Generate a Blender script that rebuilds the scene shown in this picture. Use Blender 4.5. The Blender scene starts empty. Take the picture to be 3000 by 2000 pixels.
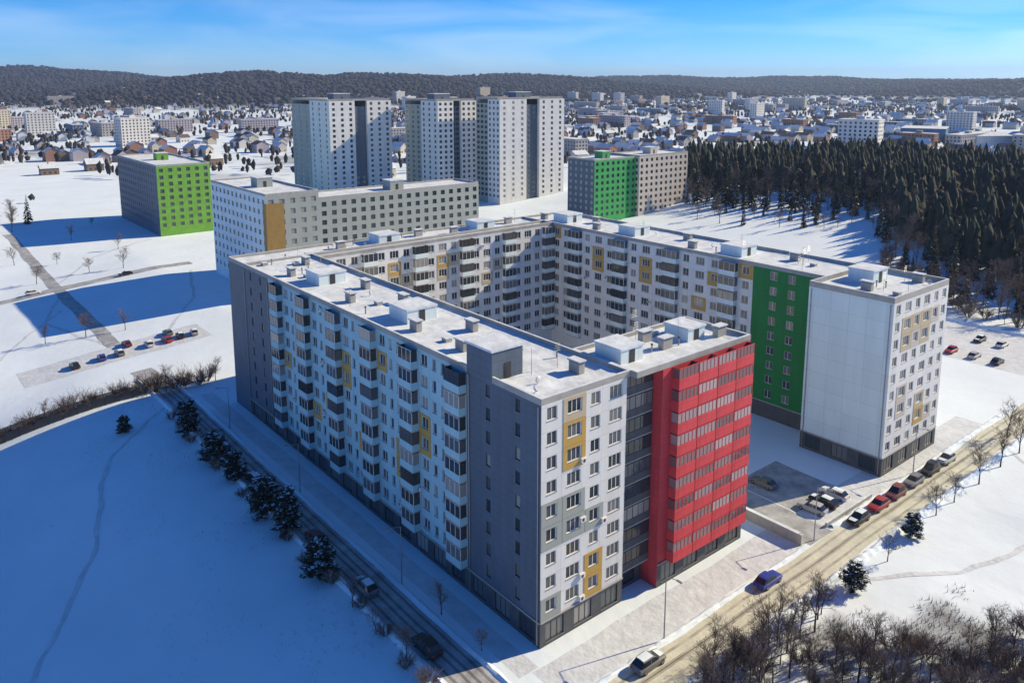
import bpy, math, random
import numpy as np
from mathutils import Vector, Matrix
R = math.radians
random.seed(7); rng = np.random.default_rng(7)
scene = bpy.context.scene
C = scene.collection

# ------------------------------------------------------------------ camera
cam_d = bpy.data.cameras.new('camera'); cam = bpy.data.objects.new('camera', cam_d); C.objects.link(cam)
CAM = Vector((-53.71, -60.59, 63.0)); YAW = -39.33
cam.location = CAM; cam.rotation_euler = (R(90 - 9.61), 0, R(YAW))
cam_d.sensor_width = 36; cam_d.lens = 28.12; cam_d.shift_y = -0.1203
cam_d.clip_start = 0.5; cam_d.clip_end = 40000
scene.camera = cam

# ------------------------------------------------------------------ light
SUN_EL = 31.0; SUN_AZ = -17.0          # direction towards the sun, measured from +X anticlockwise
world = bpy.data.worlds.new('World'); scene.world = world; world.use_nodes = True
wn = world.node_tree; bg = wn.nodes['Background']
sky = wn.nodes.new('ShaderNodeTexSky'); sky.sky_type = 'NISHITA'; sky.sun_disc = False
sky.sun_elevation = R(SUN_EL); sky.sun_rotation = R(90 - SUN_AZ)
sky.altitude = 200; sky.air_density = 0.7; sky.dust_density = 0.0; sky.ozone_density = 10.0
hs = wn.nodes.new('ShaderNodeHueSaturation'); hs.inputs['Saturation'].default_value = 1.20
wn.links.new(sky.outputs[0], hs.inputs['Color'])
# thin cirrus, part of the sky itself
tc = wn.nodes.new('ShaderNodeTexCoord'); mp = wn.nodes.new('ShaderNodeMapping'); mp.inputs['Scale'].default_value = (2.2, 2.2, 14)
nz = wn.nodes.new('ShaderNodeTexNoise'); nz.inputs['Scale'].default_value = 1.6; nz.inputs['Detail'].default_value = 6; nz.inputs['Distortion'].default_value = 0.8
cr = wn.nodes.new('ShaderNodeValToRGB'); cr.color_ramp.elements[0].position = 0.43; cr.color_ramp.elements[1].position = 0.8
cr.color_ramp.elements[0].color = (0, 0, 0, 1); cr.color_ramp.elements[1].color = (0.6, 0.6, 0.6, 1)
mx = wn.nodes.new('ShaderNodeMixRGB'); hc = wn.nodes.new('ShaderNodeHueSaturation'); hc.inputs['Saturation'].default_value = 0.60; hc.inputs['Value'].default_value = 1.08
wn.links.new(hs.outputs[0], hc.inputs['Color']); wn.links.new(hc.outputs[0], mx.inputs[2])
wn.links.new(tc.outputs['Generated'], mp.inputs[0]); wn.links.new(mp.outputs[0], nz.inputs[0]); wn.links.new(nz.outputs[0], cr.inputs[0])
wn.links.new(cr.outputs[0], mx.inputs[0]); wn.links.new(hs.outputs[0], mx.inputs[1]); wn.links.new(mx.outputs[0], bg.inputs[0])
bg.inputs[1].default_value = 0.124
sun_d = bpy.data.lights.new('sun', 'SUN'); sun = bpy.data.objects.new('sun', sun_d); C.objects.link(sun)
sun_d.energy = 5.0; sun_d.angle = R(0.5); sun_d.color = (1.0, 0.82, 0.53)
ce = math.cos(R(SUN_EL)); sdir = Vector((math.cos(R(SUN_AZ)) * ce, math.sin(R(SUN_AZ)) * ce, math.sin(R(SUN_EL))))
sun.rotation_euler = sdir.to_track_quat('Z', 'Y').to_euler()
scene.view_settings.view_transform = 'Standard'; scene.view_settings.look = 'None'
scene.view_settings.exposure = 0.38; scene.view_settings.gamma = 1; scene.view_settings.use_curve_mapping = False
scene.cycles.max_bounces = 6; scene.cycles.diffuse_bounces = 4; scene.cycles.volume_bounces = 0
scene.cycles.use_denoising = True

# ------------------------------------------------------------------ materials
M = {}
def mat(name, col, rough=0.8, var=0.12, scale=0.6, bump=0.0, bscale=4.0, spec=0.3, metal=0.0, rnd=0.0, stretch=(1, 1, 1), coord='Object', seam=None):
    m = bpy.data.materials.new(name); m.use_nodes = True
    nt = m.node_tree; b = nt.nodes['Principled BSDF']
    b.inputs['Roughness'].default_value = rough; b.inputs['Metallic'].default_value = metal
    b.inputs['Specular IOR Level'].default_value = spec
    t = nt.nodes.new('ShaderNodeTexCoord'); p = nt.nodes.new('ShaderNodeMapping'); p.inputs['Scale'].default_value = stretch
    nt.links.new(t.outputs[coord], p.inputs[0])
    n = nt.nodes.new('ShaderNodeTexNoise'); n.inputs['Scale'].default_value = scale; n.inputs['Detail'].default_value = 7; n.inputs['Roughness'].default_value = 0.62
    nt.links.new(p.outputs[0], n.inputs[0])
    r = nt.nodes.new('ShaderNodeValToRGB')
    r.color_ramp.elements[0].position = 0.3; r.color_ramp.elements[1].position = 0.7
    r.color_ramp.elements[0].color = tuple(max(0, c * (1 - var)) for c in col) + (1,)
    r.color_ramp.elements[1].color = tuple(min(1, c * (1 + var)) for c in col) + (1,)
    nt.links.new(n.outputs[0], r.inputs[0]); out = r.outputs[0]
    if seam:
        sp = nt.nodes.new('ShaderNodeSeparateXYZ'); nt.links.new(t.outputs[coord], sp.inputs[0])
        ad = nt.nodes.new('ShaderNodeMath'); nt.links.new(sp.outputs[0], ad.inputs[0]); nt.links.new(sp.outputs[1], ad.inputs[1])
        cb = nt.nodes.new('ShaderNodeCombineXYZ'); nt.links.new(ad.outputs[0], cb.inputs[0]); nt.links.new(sp.outputs[2], cb.inputs[1])
        bk = nt.nodes.new('ShaderNodeTexBrick'); bk.offset = 0; bk.inputs['Scale'].default_value = 1; bk.inputs['Mortar Size'].default_value = 0.022; bk.inputs['Mortar Smooth'].default_value = 0.3
        bk.inputs['Brick Width'].default_value = seam[0]; bk.inputs['Row Height'].default_value = seam[1]
        bk.inputs['Color1'].default_value = (1, 1, 1, 1); bk.inputs['Color2'].default_value = (.93, .93, .93, 1); bk.inputs['Mortar'].default_value = (.62, .62, .62, 1)
        nt.links.new(cb.outputs[0], bk.inputs['Vector'])
        ml = nt.nodes.new('ShaderNodeMixRGB'); ml.blend_type = 'MULTIPLY'; ml.inputs[0].default_value = 1; nt.links.new(out, ml.inputs[1]); nt.links.new(bk.outputs[0], ml.inputs[2]); out = ml.outputs[0]
    if rnd:
        oi = nt.nodes.new('ShaderNodeObjectInfo'); h = nt.nodes.new('ShaderNodeHueSaturation')
        mr = nt.nodes.new('ShaderNodeMapRange'); mr.inputs[3].default_value = 1 - rnd; mr.inputs[4].default_value = 1 + rnd
        nt.links.new(oi.outputs['Random'], mr.inputs[0]); nt.links.new(mr.outputs[0], h.inputs['Value']); nt.links.new(out, h.inputs['Color']); out = h.outputs[0]
    nt.links.new(out, b.inputs['Base Color'])
    if bump:
        n2 = nt.nodes.new('ShaderNodeTexNoise'); n2.inputs['Scale'].default_value = bscale; n2.inputs['Detail'].default_value = 6
        bp = nt.nodes.new('ShaderNodeBump'); bp.inputs['Strength'].default_value = bump; bp.inputs['Distance'].default_value = 0.3
        nt.links.new(p.outputs[0], n2.inputs[0]); nt.links.new(n2.outputs[0], bp.inputs['Height']); nt.links.new(bp.outputs[0], b.inputs['Normal'])
    M[name] = m; return m
mat('snow', (0.73, 0.83, 0.91), 0.85, 0.06, 0.05, 0.35, 0.35, 0.2)
mat('roof_snow', (0.64, 0.70, 0.76), 0.85, 0.17, 0.35, 0.5, 0.8, 0.2)
mat('trodden_snow', (0.60, 0.65, 0.70), 0.85, 0.14, 0.5, 0.4, 1.2, 0.2)
mat('sandy_road', (0.58, 0.59, 0.49), 0.9, 0.16, 0.35, 0.25, 2.0, 0.2)
mat('worn_sand', (0.40, 0.395, 0.34), 0.85, 0.3, 0.4)
mat('asphalt', (0.085, 0.085, 0.09), 0.85, 0.25, 0.5, 0.2, 6)
mat('slush', (0.36, 0.375, 0.39), 0.7, 0.4, 0.35, 0.3, 2.0)
mat('wet_snow_road', (0.19, 0.19, 0.195), 0.7, 0.45, 0.35, 0.3, 2.0)
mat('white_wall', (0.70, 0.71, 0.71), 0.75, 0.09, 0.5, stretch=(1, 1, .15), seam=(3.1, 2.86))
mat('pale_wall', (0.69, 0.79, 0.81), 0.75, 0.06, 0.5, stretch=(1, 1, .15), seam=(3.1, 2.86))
mat('grey_cladding', (0.105, 0.14, 0.19), 0.6, 0.12, 0.5, stretch=(1, 1, .3), seam=(1.2, .95))
mat('dark_plinth', (0.085, 0.09, 0.10), 0.6, 0.2, 0.8)
mat('red_wall', (0.62, 0.065, 0.08), 0.6, 0.14, 0.5, stretch=(1, 1, .3), seam=(1.2, .95))
mat('green_wall', (0.012, 0.20, 0.05), 0.6, 0.14, 0.5, stretch=(1, 1, .3), seam=(1.2, .95))
mat('emerald_wall', (0.05, 0.36, 0.10), 0.6, 0.14, 0.5, seam=(1.2, .95))
mat('lime_wall', (0.17, 0.40, 0.055), 0.6, 0.14, 0.5, seam=(1.2, .95))
mat('yellow_panel', (0.50, 0.32, 0.085), 0.6, 0.12, 0.6)
mat('tan_panel', (0.50, 0.42, 0.29), 0.6, 0.12, 0.6)
mat('ochre_panel', (0.30, 0.19, 0.06), 0.6, 0.15, 0.6)
mat('forest_floor', (0.10, 0.085, 0.078), 0.9, 0.3, 0.05)
mat('beige_wall', (0.52, 0.48, 0.43), 0.75, 0.07, 0.3)
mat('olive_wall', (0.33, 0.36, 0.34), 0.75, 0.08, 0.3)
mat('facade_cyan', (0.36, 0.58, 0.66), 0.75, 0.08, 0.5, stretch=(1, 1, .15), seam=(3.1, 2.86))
mat('wood_brown', (0.050, 0.042, 0.040), 0.9, 0.35, 0.3)
mat('concrete', (0.36, 0.355, 0.34), 0.85, 0.15, 0.7, 0.15, 6)
mat('beige_concrete', (0.52, 0.48, 0.38), 0.85, 0.12, 0.6, 0.15, 6)
mat('frame_white', (0.72, 0.72, 0.72), 0.45, 0.03, 1)
mat('frame_dark', (0.05, 0.05, 0.055), 0.45, 0.1, 1)
mat('frame_brown', (0.16, 0.10, 0.06), 0.5, 0.1, 1)
mat('dry_grass', (0.20, 0.15, 0.085), 0.9, 0.3, 1)
mat('metal', (0.30, 0.31, 0.33), 0.4, 0.1, 1, metal=0.6)
mat('bark', (0.075, 0.058, 0.048), 0.9, 0.3, 2.0)
mat('twigs', (0.165, 0.125, 0.108), 0.9, 0.25, 1.0, rnd=0.25)
mat('needles', (0.017, 0.028, 0.022), 0.85, 0.4, 0.8, rnd=0.3)
mat('far_wood', (0.036, 0.034, 0.037), 0.95, 0.4, 0.02)
mat('roof_dark', (0.12, 0.10, 0.10), 0.8, 0.2, 0.5)
mat('roof_blue', (0.05, 0.16, 0.30), 0.6, 0.1, 0.5)
for k, c in {'brick': (0.30, 0.17, 0.13), 'cream': (0.52, 0.48, 0.40), 'lilac': (0.42, 0.39, 0.43), 'grey': (0.36, 0.36, 0.38), 'whitish': (0.62, 0.62, 0.62), 'bluish': (0.16, 0.26, 0.36), 'brown': (0.20, 0.15, 0.12)}.items():
    mat('far_' + k, c, 0.85, 0.08, 0.05)
for k, c in {'red': (0.35, 0.03, 0.04), 'blue': (0.04, 0.06, 0.32), 'black': (0.015, 0.015, 0.018), 'grey': (0.18, 0.18, 0.19), 'white': (0.65, 0.65, 0.65), 'silver': (0.42, 0.43, 0.44), 'maroon': (0.16, 0.03, 0.05), 'green': (0.03, 0.10, 0.07)}.items():
    mat('paint_' + k, c, 0.3, 0.03, 1, spec=0.5)
mat('tyre', (0.02, 0.02, 0.02), 0.9); mat('lamp_glass', (0.7, 0.7, 0.65), 0.2, spec=0.6); mat('tail_glass', (0.4, 0.02, 0.02), 0.3)
mat('car_glass', (0.02, 0.025, 0.03), 0.08, 0.05, 1, spec=0.6)
def glass_mat():
    m = bpy.data.materials.new('glass'); m.use_nodes = True; nt = m.node_tree; b = nt.nodes['Principled BSDF']
    oi = nt.nodes.new('ShaderNodeObjectInfo'); r = nt.nodes.new('ShaderNodeValToRGB'); r.color_ramp.interpolation = 'CONSTANT'
    e = r.color_ramp.elements; e[0].position = 0; e[0].color = (0.035, 0.045, 0.055, 1); e[1].position = 0.35; e[1].color = (0.09, 0.10, 0.11, 1)
    for p, c in ((0.6, (0.16, 0.16, 0.155, 1)), (0.78, (0.30, 0.29, 0.27, 1)), (0.9, (0.06, 0.06, 0.06, 1))):
        x = e.new(p); x.color = c
    nt.links.new(oi.outputs['Random'], r.inputs[0]); nt.links.new(r.outputs[0], b.inputs['Base Color'])
    b.inputs['Roughness'].default_value = 0.08; b.inputs['Specular IOR Level'].default_value = 0.55
    M['glass'] = m
    w_ = m.copy(); w_.name = 'warm_glass'
    for e_, c in zip([n_ for n_ in w_.node_tree.nodes if n_.type == 'VALTORGB'][0].color_ramp.elements, ((.16, .10, .11), (.26, .18, .19), (.34, .27, .28), (.20, .12, .13), (.42, .36, .36))): e_.color = c + (1,)
    M['warm_glass'] = w_
glass_mat()

# ------------------------------------------------------------------ helpers
class MB:
    """collects polygons for one mesh object"""
    def __init__(s): s.v = []; s.f = []; s.m = []; s.mats = []
    def mi(s, name):
        if name not in s.mats: s.mats.append(name)
        return s.mats.index(name)
    def poly(s, pts, m):
        b = len(s.v); s.v += [tuple(p) for p in pts]; s.f.append(tuple(range(b, b + len(pts)))); s.m.append(s.mi(m))
    def box(s, x0, x1, y0, y1, z0, z1, m, top=None, bottom=True):
        b = len(s.v); s.v += [(x0, y0, z0), (x1, y0, z0), (x1, y1, z0), (x0, y1, z0), (x0, y0, z1), (x1, y0, z1), (x1, y1, z1), (x0, y1, z1)]
        i = s.mi(m); t = s.mi(top) if top else i
        F = [((4, 5, 6, 7), t), ((0, 1, 5, 4), i), ((1, 2, 6, 5), i), ((2, 3, 7, 6), i), ((3, 0, 4, 7), i)]
        if bottom: F.append(((3, 2, 1, 0), i))
        for q, k in F: s.f.append(tuple(b + a for a in q)); s.m.append(k)
    def tube(s, a, b_, r0, r1, n, m):
        a = np.array(a, float); c = np.array(b_, float); d = c - a; L = np.linalg.norm(d)
        if L < 1e-6: return
        d /= L; h = np.array((0, 0, 1.)) if abs(d[2]) < .9 else np.array((1., 0, 0)); e = np.cross(d, h); e /= np.linalg.norm(e); g = np.cross(d, e)
        b = len(s.v); i = s.mi(m)
        for P, r in ((a, r0), (c, r1)):
            for k in range(n):
                w = 2 * math.pi * k / n; s.v.append(tuple(P + r * (math.cos(w) * e + math.sin(w) * g)))
        for k in range(n):
            s.f.append((b + k, b + (k + 1) % n, b + n + (k + 1) % n, b + n + k)); s.m.append(i)
    def disc(s, c, axis, r, n, m):
        pts = []
        for k in range(n):
            w = 2 * math.pi * k / n
            pts.append((c[0] + r * math.cos(w), c[1], c[2] + r * math.sin(w)) if axis == 'y' else (c[0] + r * math.cos(w), c[1] + r * math.sin(w), c[2]))
        s.poly(pts, m)
    def mesh(s, name, smooth=False):
        me = bpy.data.meshes.new(name); me.from_pydata(s.v, [], s.f)
        for k in s.mats: me.materials.append(M[k])
        me.polygons.foreach_set('material_index', s.m)
        if smooth: me.polygons.foreach_set('use_smooth', [True] * len(s.f))
        me.update(); return me
    def build(s, name, parent=None, smooth=False): return link(name, s.mesh(name, smooth), parent)
def link(name, data, parent=None, loc=None, rz=0.0, scale=None):
    o = bpy.data.objects.new(name, data); C.objects.link(o)
    if parent: o.parent = parent
    if loc is not None: o.location = loc
    if rz: o.rotation_euler = (0, 0, rz)
    if scale is not None: o.scale = scale
    return o
def tag(o, label=None, cat=None, group=None, kind=None):
    if label: o['label'] = label
    if cat: o['category'] = cat
    if group: o['group'] = group
    if kind: o['kind'] = kind
    return o
def thing(name, label, cat, loc=(0, 0, 0), rz=0.0, group=None): return tag(link(name, None, None, loc, rz), label, cat, group)
def sstep(a, b, x):
    t = np.clip((x - a) / (b - a), 0, 1); return t * t * (3 - 2 * t)
def vnoise(x, y, s, seed=0):
    """cheap smooth pseudo noise"""
    return (np.sin(x / s * 1.3 + seed) * np.cos(y / s * 1.1 - seed * 1.7) + 0.5 * np.sin((x + y) / s * 2.3 + seed * 2.1) * np.cos((x - y) / s * 1.9 + seed)) / 1.5
FX, FY = math.sin(R(-YAW)), math.cos(R(-YAW))     # viewing direction on the ground
def polar(az, d):
    """az degrees clockwise from the viewing direction, d metres from the place the drone hovers over"""
    a = R(az - YAW); return CAM.x + d * math.sin(a), CAM.y + d * math.cos(a)
HILLS = []
for az, d, h, wr, wt in [(-35, 4600, 135, 1000, 1300), (-44, 3600, 110, 800, 900), (-17, 3200, 88, 900, 620), (-9, 3300, 92, 900, 640), (0, 3700, 86, 900, 800), (-25, 7300, 92, 900, 2200),
                         (9, 5400, 92, 1000, 1300), (18, 5600, 88, 1000, 1400), (28, 5200, 74, 1000, 1200), (37, 4300, 84, 900, 900), (-2, 7300, 100, 900, 2600)]:
    x, y = polar(az, d); HILLS.append((x, y, R(az - YAW), h, wr, wt))
def gz(x, y):
    x = np.asarray(x, float); y = np.asarray(y, float)
    # bank falling away left of the long wing; farther back, added to lengthen shadow
    drop = -9.0 * np.where(y < 100, sstep(-13.5, -62, x), sstep(-13.5, -62, x) * (1 - sstep(100, 150, y)) + np.clip((22 - x) / 95, 0, 1.2) * sstep(100, 150, y)) * (1 - sstep(230, 330, y)) * sstep(-400, -200, y) * sstep(-420, -200, x)
    # field in front of the road
    f = 0.35 * (vnoise(x, y, 9, 2) + 0.4 * vnoise(x, y, 4, 5)) * sstep(-17, -24, y) * sstep(400, 200, np.hypot(x, y))
    left = 0.25 * vnoise(x, y, 12, 1) * sstep(-14, -22, x) * sstep(500, 200, np.hypot(x, y))
    # wooded rise on the right
    rise = 12 * sstep(190, 330, x) * sstep(-150, -60, y) * (1 - sstep(190, 420, y)) * (1 - sstep(450, 700, x))
    far = 0
    for hx, hy, a, h, wr, wt in HILLS:
        dx, dy = x - hx, y - hy; r = dx * math.sin(a) + dy * math.cos(a); t = dx * math.cos(a) - dy * math.sin(a)
        far = np.maximum(far, h * np.exp(-(r / wr) ** 2 - (t / wt) ** 2))
    dc = np.hypot(x - CAM.x, y - CAM.y)
    far = far * sstep(900, 2000, dc) * (1 + 0.10 * vnoise(x, y, 260, 3) + 0.05 * vnoise(x, y, 90, 8))
    return drop + f + left + rise + far
def gzf(x, y): return float(gz(x, y))

# ------------------------------------------------------------------ ground
N = 330
sx = np.linspace(-1, 1, N); gx = 40 + 340 * sx + 9500 * sx ** 5
GX, GY = np.meshgrid(gx, gx - 10, indexing='ij'); GZ = gz(GX, GY)
me = bpy.data.meshes.new('ground')
vv = np.stack([GX, GY, GZ], -1).reshape(-1, 3)
ii = np.arange(N * N).reshape(N, N); ff = np.stack([ii[:-1, :-1], ii[1:, :-1], ii[1:, 1:], ii[:-1, 1:]], -1).reshape(-1, 4)
me.from_pydata(vv.tolist(), [], ff.tolist())
DC = np.hypot(GX - CAM.x, GY - CAM.y)
THK = (GX > 2) * (GX < 52) * (GY < -15.5 - np.maximum(0, GX - 22) * .35) * (GY > -52)
wood = np.clip(.75 * THK * sstep(-.1, .55, vnoise(GX, GY, 4.5, 3)) + sstep(5, 16, GZ) * sstep(1200, 1700, DC) + .55 * (vnoise(GX, GY, 90, 2) > .1) * sstep(430, 700, DC) * sstep(.0, .5, vnoise(GX, GY, 37, 6)), 0, 1)
at_ = me.attributes.new('wood', 'FLOAT', 'POINT'); at_.data.foreach_set('value', wood.reshape(-1).astype(np.float32))
gm_ = M['snow'].copy(); gm_.name = 'snow_ground'; nt = gm_.node_tree; bs = nt.nodes['Principled BSDF']; src = bs.inputs['Base Color'].links[0].from_socket
an = nt.nodes.new('ShaderNodeAttribute'); an.attribute_name = 'wood'; mw = nt.nodes.new('ShaderNodeMixRGB'); mw.inputs[2].default_value = (0.055, 0.050, 0.05, 1)
nt.links.new(an.outputs['Fac'], mw.inputs[0]); nt.links.new(src, mw.inputs[1]); nt.links.new(mw.outputs[0], bs.inputs['Base Color'])
me.materials.append(gm_); me.polygons.foreach_set('use_smooth', [True] * len(ff)); me.update()
tag(link('ground', me), kind='structure')
def sheet(name, x0, x1, y0, y1, z, m, step=6.0, wob=0.0):
    b = MB(); nx = max(1, int((x1 - x0) / step)); ny = max(1, int((y1 - y0) / step))
    X = np.linspace(x0, x1, nx + 1); Y = np.linspace(y0, y1, ny + 1)
    def P(i, j):
        x, y = X[i], Y[j]
        if wob:
            if nx <= ny and i in (0, nx): x += wob * float(vnoise(y, x, 5, 4))
            if ny < nx and j in (0, ny): y += wob * float(vnoise(x, y, 5, 4))
        return (x, y, gzf(x, y) + z)
    for i in range(nx):
        for j in range(ny): b.poly([P(i, j), P(i + 1, j), P(i + 1, j + 1), P(i, j + 1)], m)
    return tag(b.build(name), kind='structure')
sheet('road', -40, 250, -13.6, -8.4, .012, 'sandy_road', 2.5, .45)                   # sanded road in front
sheet('pavement', -3, 104, -7.6, -2.2, .008, 'trodden_snow', 2.5, .5)
sheet('driveway', 42.6, 48.4, -8.3, 40, .016, 'slush', 2.5, .4)
sheet('parking_lot', 48.6, 61, -6.5, 9, .006, 'slush', 3, .5)
sheet('side_road', -11.2, -6.6, -30, 128, .012, 'slush', 2.5, .3)             # lane along the long wing
sheet('footpath', -4.6, -1.9, -2, 100, .010, 'trodden_snow', 2.5, .25)
sheet('car_park', 138, 168, -6, 34, .012, 'trodden_snow', 4, .6)
sheet('back_road', 143, 149, 34, 180, .012, 'wet_snow_road', 4, .5)
sheet('estate_road', -150, 34, 224, 229, .04, 'slush', 3, .5); sheet('estate_car_park', -30, 12, 141, 154, .03, 'trodden_snow', 2, .8); sheet('estate_lane', -10, -6.5, 154, 330, .03, 'slush', 3, .4)
sheet('courtyard_path', 30, 33, 14, 84, .005, 'trodden_snow', 3, .4)
b = MB()
for i in range(60):
    x0, x1 = -3 - i * 3, -6 - i * 3
    for j_ in range(3): ya, yb = j_ * 1.9, j_ * 1.9 + 1.9; P_ = lambda x, y: (x, 110 - .17 * (x + 14) + y, gzf(x, 110 - .17 * (x + 14) + y) + .03); b.poly([P_(x1, ya), P_(x0, ya), P_(x0, yb), P_(x1, yb)], 'asphalt')
tag(b.build('far_road'), kind='structure')
def trail(name, pts_, w, m='trodden_snow', z=.03):
    b = MB(); P = [Vector(p) for p in pts_]; out = []
    for k in range(len(P) - 1):
        n_ = max(2, int((P[k + 1] - P[k]).length / 1.5))
        for i in range(n_): out.append(P[k].lerp(P[k + 1], i / n_))
    out.append(P[-1]); L = []
    for k, p in enumerate(out):
        d = (out[min(k + 1, len(out) - 1)] - out[max(0, k - 1)]).normalized(); n_ = Vector((-d.y, d.x)); o_ = n_ * .5 * float(vnoise(p.x, p.y, 3, 7)); ww = w * (1 + .35 * float(vnoise(p.x, p.y, 1.3, 3)))
        L.append([(q.x, q.y, gzf(q.x, q.y) + z) for q in (p + o_ - n_ * ww / 2, p + o_ + n_ * ww / 2)])
    for k in range(len(L) - 1): b.poly([L[k][0], L[k][1], L[k + 1][1], L[k + 1][0]], m)
    return tag(b.build(name), kind='structure')
trail('trodden_path', [(-12, 98), (-26, 84), (-33, 60), (-44, 40), (-60, 30)], .7)
trail('trodden_path', [(36, -14), (52, -24), (78, -30), (120, -26)], .8)
trail('trodden_path', [(98, -13), (86, -24), (70, -44)], .6)
trail('trodden_path', [(118, 190), (150, 150), (160, 60)], 1.0)
def bank(name, x0, x1, y, w, h, along='x', seed=1):
    b = MB(); n_ = max(4, int((x1 - x0) / .9)); V = []
    for i in range(n_ + 1):
        t = x0 + (x1 - x0) * i / n_; hh = h * (.45 + .55 * abs(float(vnoise(t, seed * 7., 1.7, seed)))+ .25 * random.random()); ww = w * (.7 + .4 * random.random()); row = []
        for k, (f_, g_) in enumerate(((-1, -.06), (-.6, .55), (-.1, 1), (.4, .7), (1, -.06))):
            q = y + f_ * ww / 2 + .12 * (random.random() - .5); px_, py_ = (t, q) if along == 'x' else (q, t); row.append((px_, py_, gzf(px_, py_) + .01 + hh * g_ * (.85 + .3 * random.random())))
        V.append(row)
    for i in range(n_):
        for k in range(4): q = [V[i][k], V[i + 1][k], V[i + 1][k + 1], V[i][k + 1]]; b.poly(q if along == 'x' else q[::-1], 'snow')
    return tag(b.build(name, None, True), kind='structure')
bank('snow_bank', -10, 120, -14.3, 1.5, .75, 'x', 1); bank('snow_bank', -6, 41, -8.0, .9, .4, 'x', 2); bank('snow_bank', 49, 118, -7.7, 1.1, .55, 'x', 3)
bank('snow_bank', -24, 120, -11.7, 1.0, .5, 'y', 4); bank('snow_bank', -2, 118, -6.1, .9, .4, 'y', 5); bank('snow_bank', 2, 34, 168.6, 1.6, .9, 'y', 6)

for y_ in (-12.6, -11.2, -10.9, -9.6): sheet('wheel_track', -30, 240, y_, y_ + .38, .020, 'worn_sand', 2.5, .12)
for x_ in (-10.6, -9.4, -8.5, -7.4): sheet('wheel_track', x_, x_ + .35, -25, 120, .020, 'wet_snow_road', 2.5, .12)
# ------------------------------------------------------------------ facades
def xf(o, th):
    c, s = math.cos(th), math.sin(th)
    return lambda x, y, z: (o[0] + c * x - s * y, o[1] + s * x + c * y, z)
def wall_face(mb, T, x0, x1, z0, z1, ops, m, dep=0.22, rm=None):
    """wall plane y=0 (outside is -y) with real openings and reveals"""
    xs = sorted({round(a, 4) for a in [x0, x1] + [q for o in ops for q in o[:2]] if x0 - 1e-6 <= a <= x1 + 1e-6})
    zs = sorted({round(a, 4) for a in [z0, z1] + [q for o in ops for q in o[2:4]] if z0 - 1e-6 <= a <= z1 + 1e-6})
    ok = [[True] * (len(zs) - 1) for _ in range(len(xs) - 1)]
    for i in range(len(xs) - 1):
        cx = (xs[i] + xs[i + 1]) / 2; col = [o for o in ops if o[0] < cx < o[1]]
        for j in range(len(zs) - 1):
            cz = (zs[j] + zs[j + 1]) / 2
            if any(o[2] < cz < o[3] for o in col): ok[i][j] = False
    for i in range(len(xs) - 1):
        j = 0
        while j < len(zs) - 1:
            if not ok[i][j]: j += 1; continue
            k = j
            while k < len(zs) - 1 and ok[i][k]: k += 1
            mb.poly([T(xs[i], 0, zs[j]), T(xs[i + 1], 0, zs[j]), T(xs[i + 1], 0, zs[k]), T(xs[i], 0, zs[k])], m); j = k
    rm = rm or m
    for a, b, c, d in ops:
        mb.poly([T(a, 0, c), T(a, dep, c), T(a, dep, d), T(a, 0, d)], rm); mb.poly([T(b, 0, c), T(b, 0, d), T(b, dep, d), T(b, dep, c)], rm)
        mb.poly([T(a, 0, c), T(b, 0, c), T(b, dep, c), T(a, dep, c)], rm); mb.poly([T(a, 0, d), T(a, dep, d), T(b, dep, d), T(b, 0, d)], rm)
WM = {}
def window_mesh(w, h, fm, sill=True, div=2):
    k = (round(w, 2), round(h, 2), fm, div)
    if k in WM: return WM[k]
    f = MB(); t = .07; y0, y1 = .10, .17
    f.box(-w / 2, -w / 2 + t, y0, y1, 0, h, fm); f.box(w / 2 - t, w / 2, y0, y1, 0, h, fm)
    f.box(-w / 2 + t, w / 2 - t, y0, y1, 0, t, fm); f.box(-w / 2 + t, w / 2 - t, y0, y1, h - t, h, fm)
    for i in range(1, div): x = -w / 2 + w * i / div; f.box(x - .04, x + .04, y0 + .005, y1 - .005, t, h - t, fm)
    if sill: f.box(-w / 2 - .05, w / 2 + .05, -.07, y0 - .004, -.05, -.004, 'metal')
    p = MB(); p.poly([(-w / 2, .14, .01), (w / 2, .14, .01), (w / 2, .14, h - .01), (-w / 2, .14, h - .01)], 'glass')
    WM[k] = (f.mesh('window'), p.mesh('pane')); return WM[k]
def put_window(root, T, th, x, z, w, h, fm='frame_white', pane=True, div=2):
    a, b = window_mesh(w, h, fm, True, div)
    o = link('window', a, root, Vector(T(x, 0, z)), th)
    link('pane', b, o)
    return o
BM = {}
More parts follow.
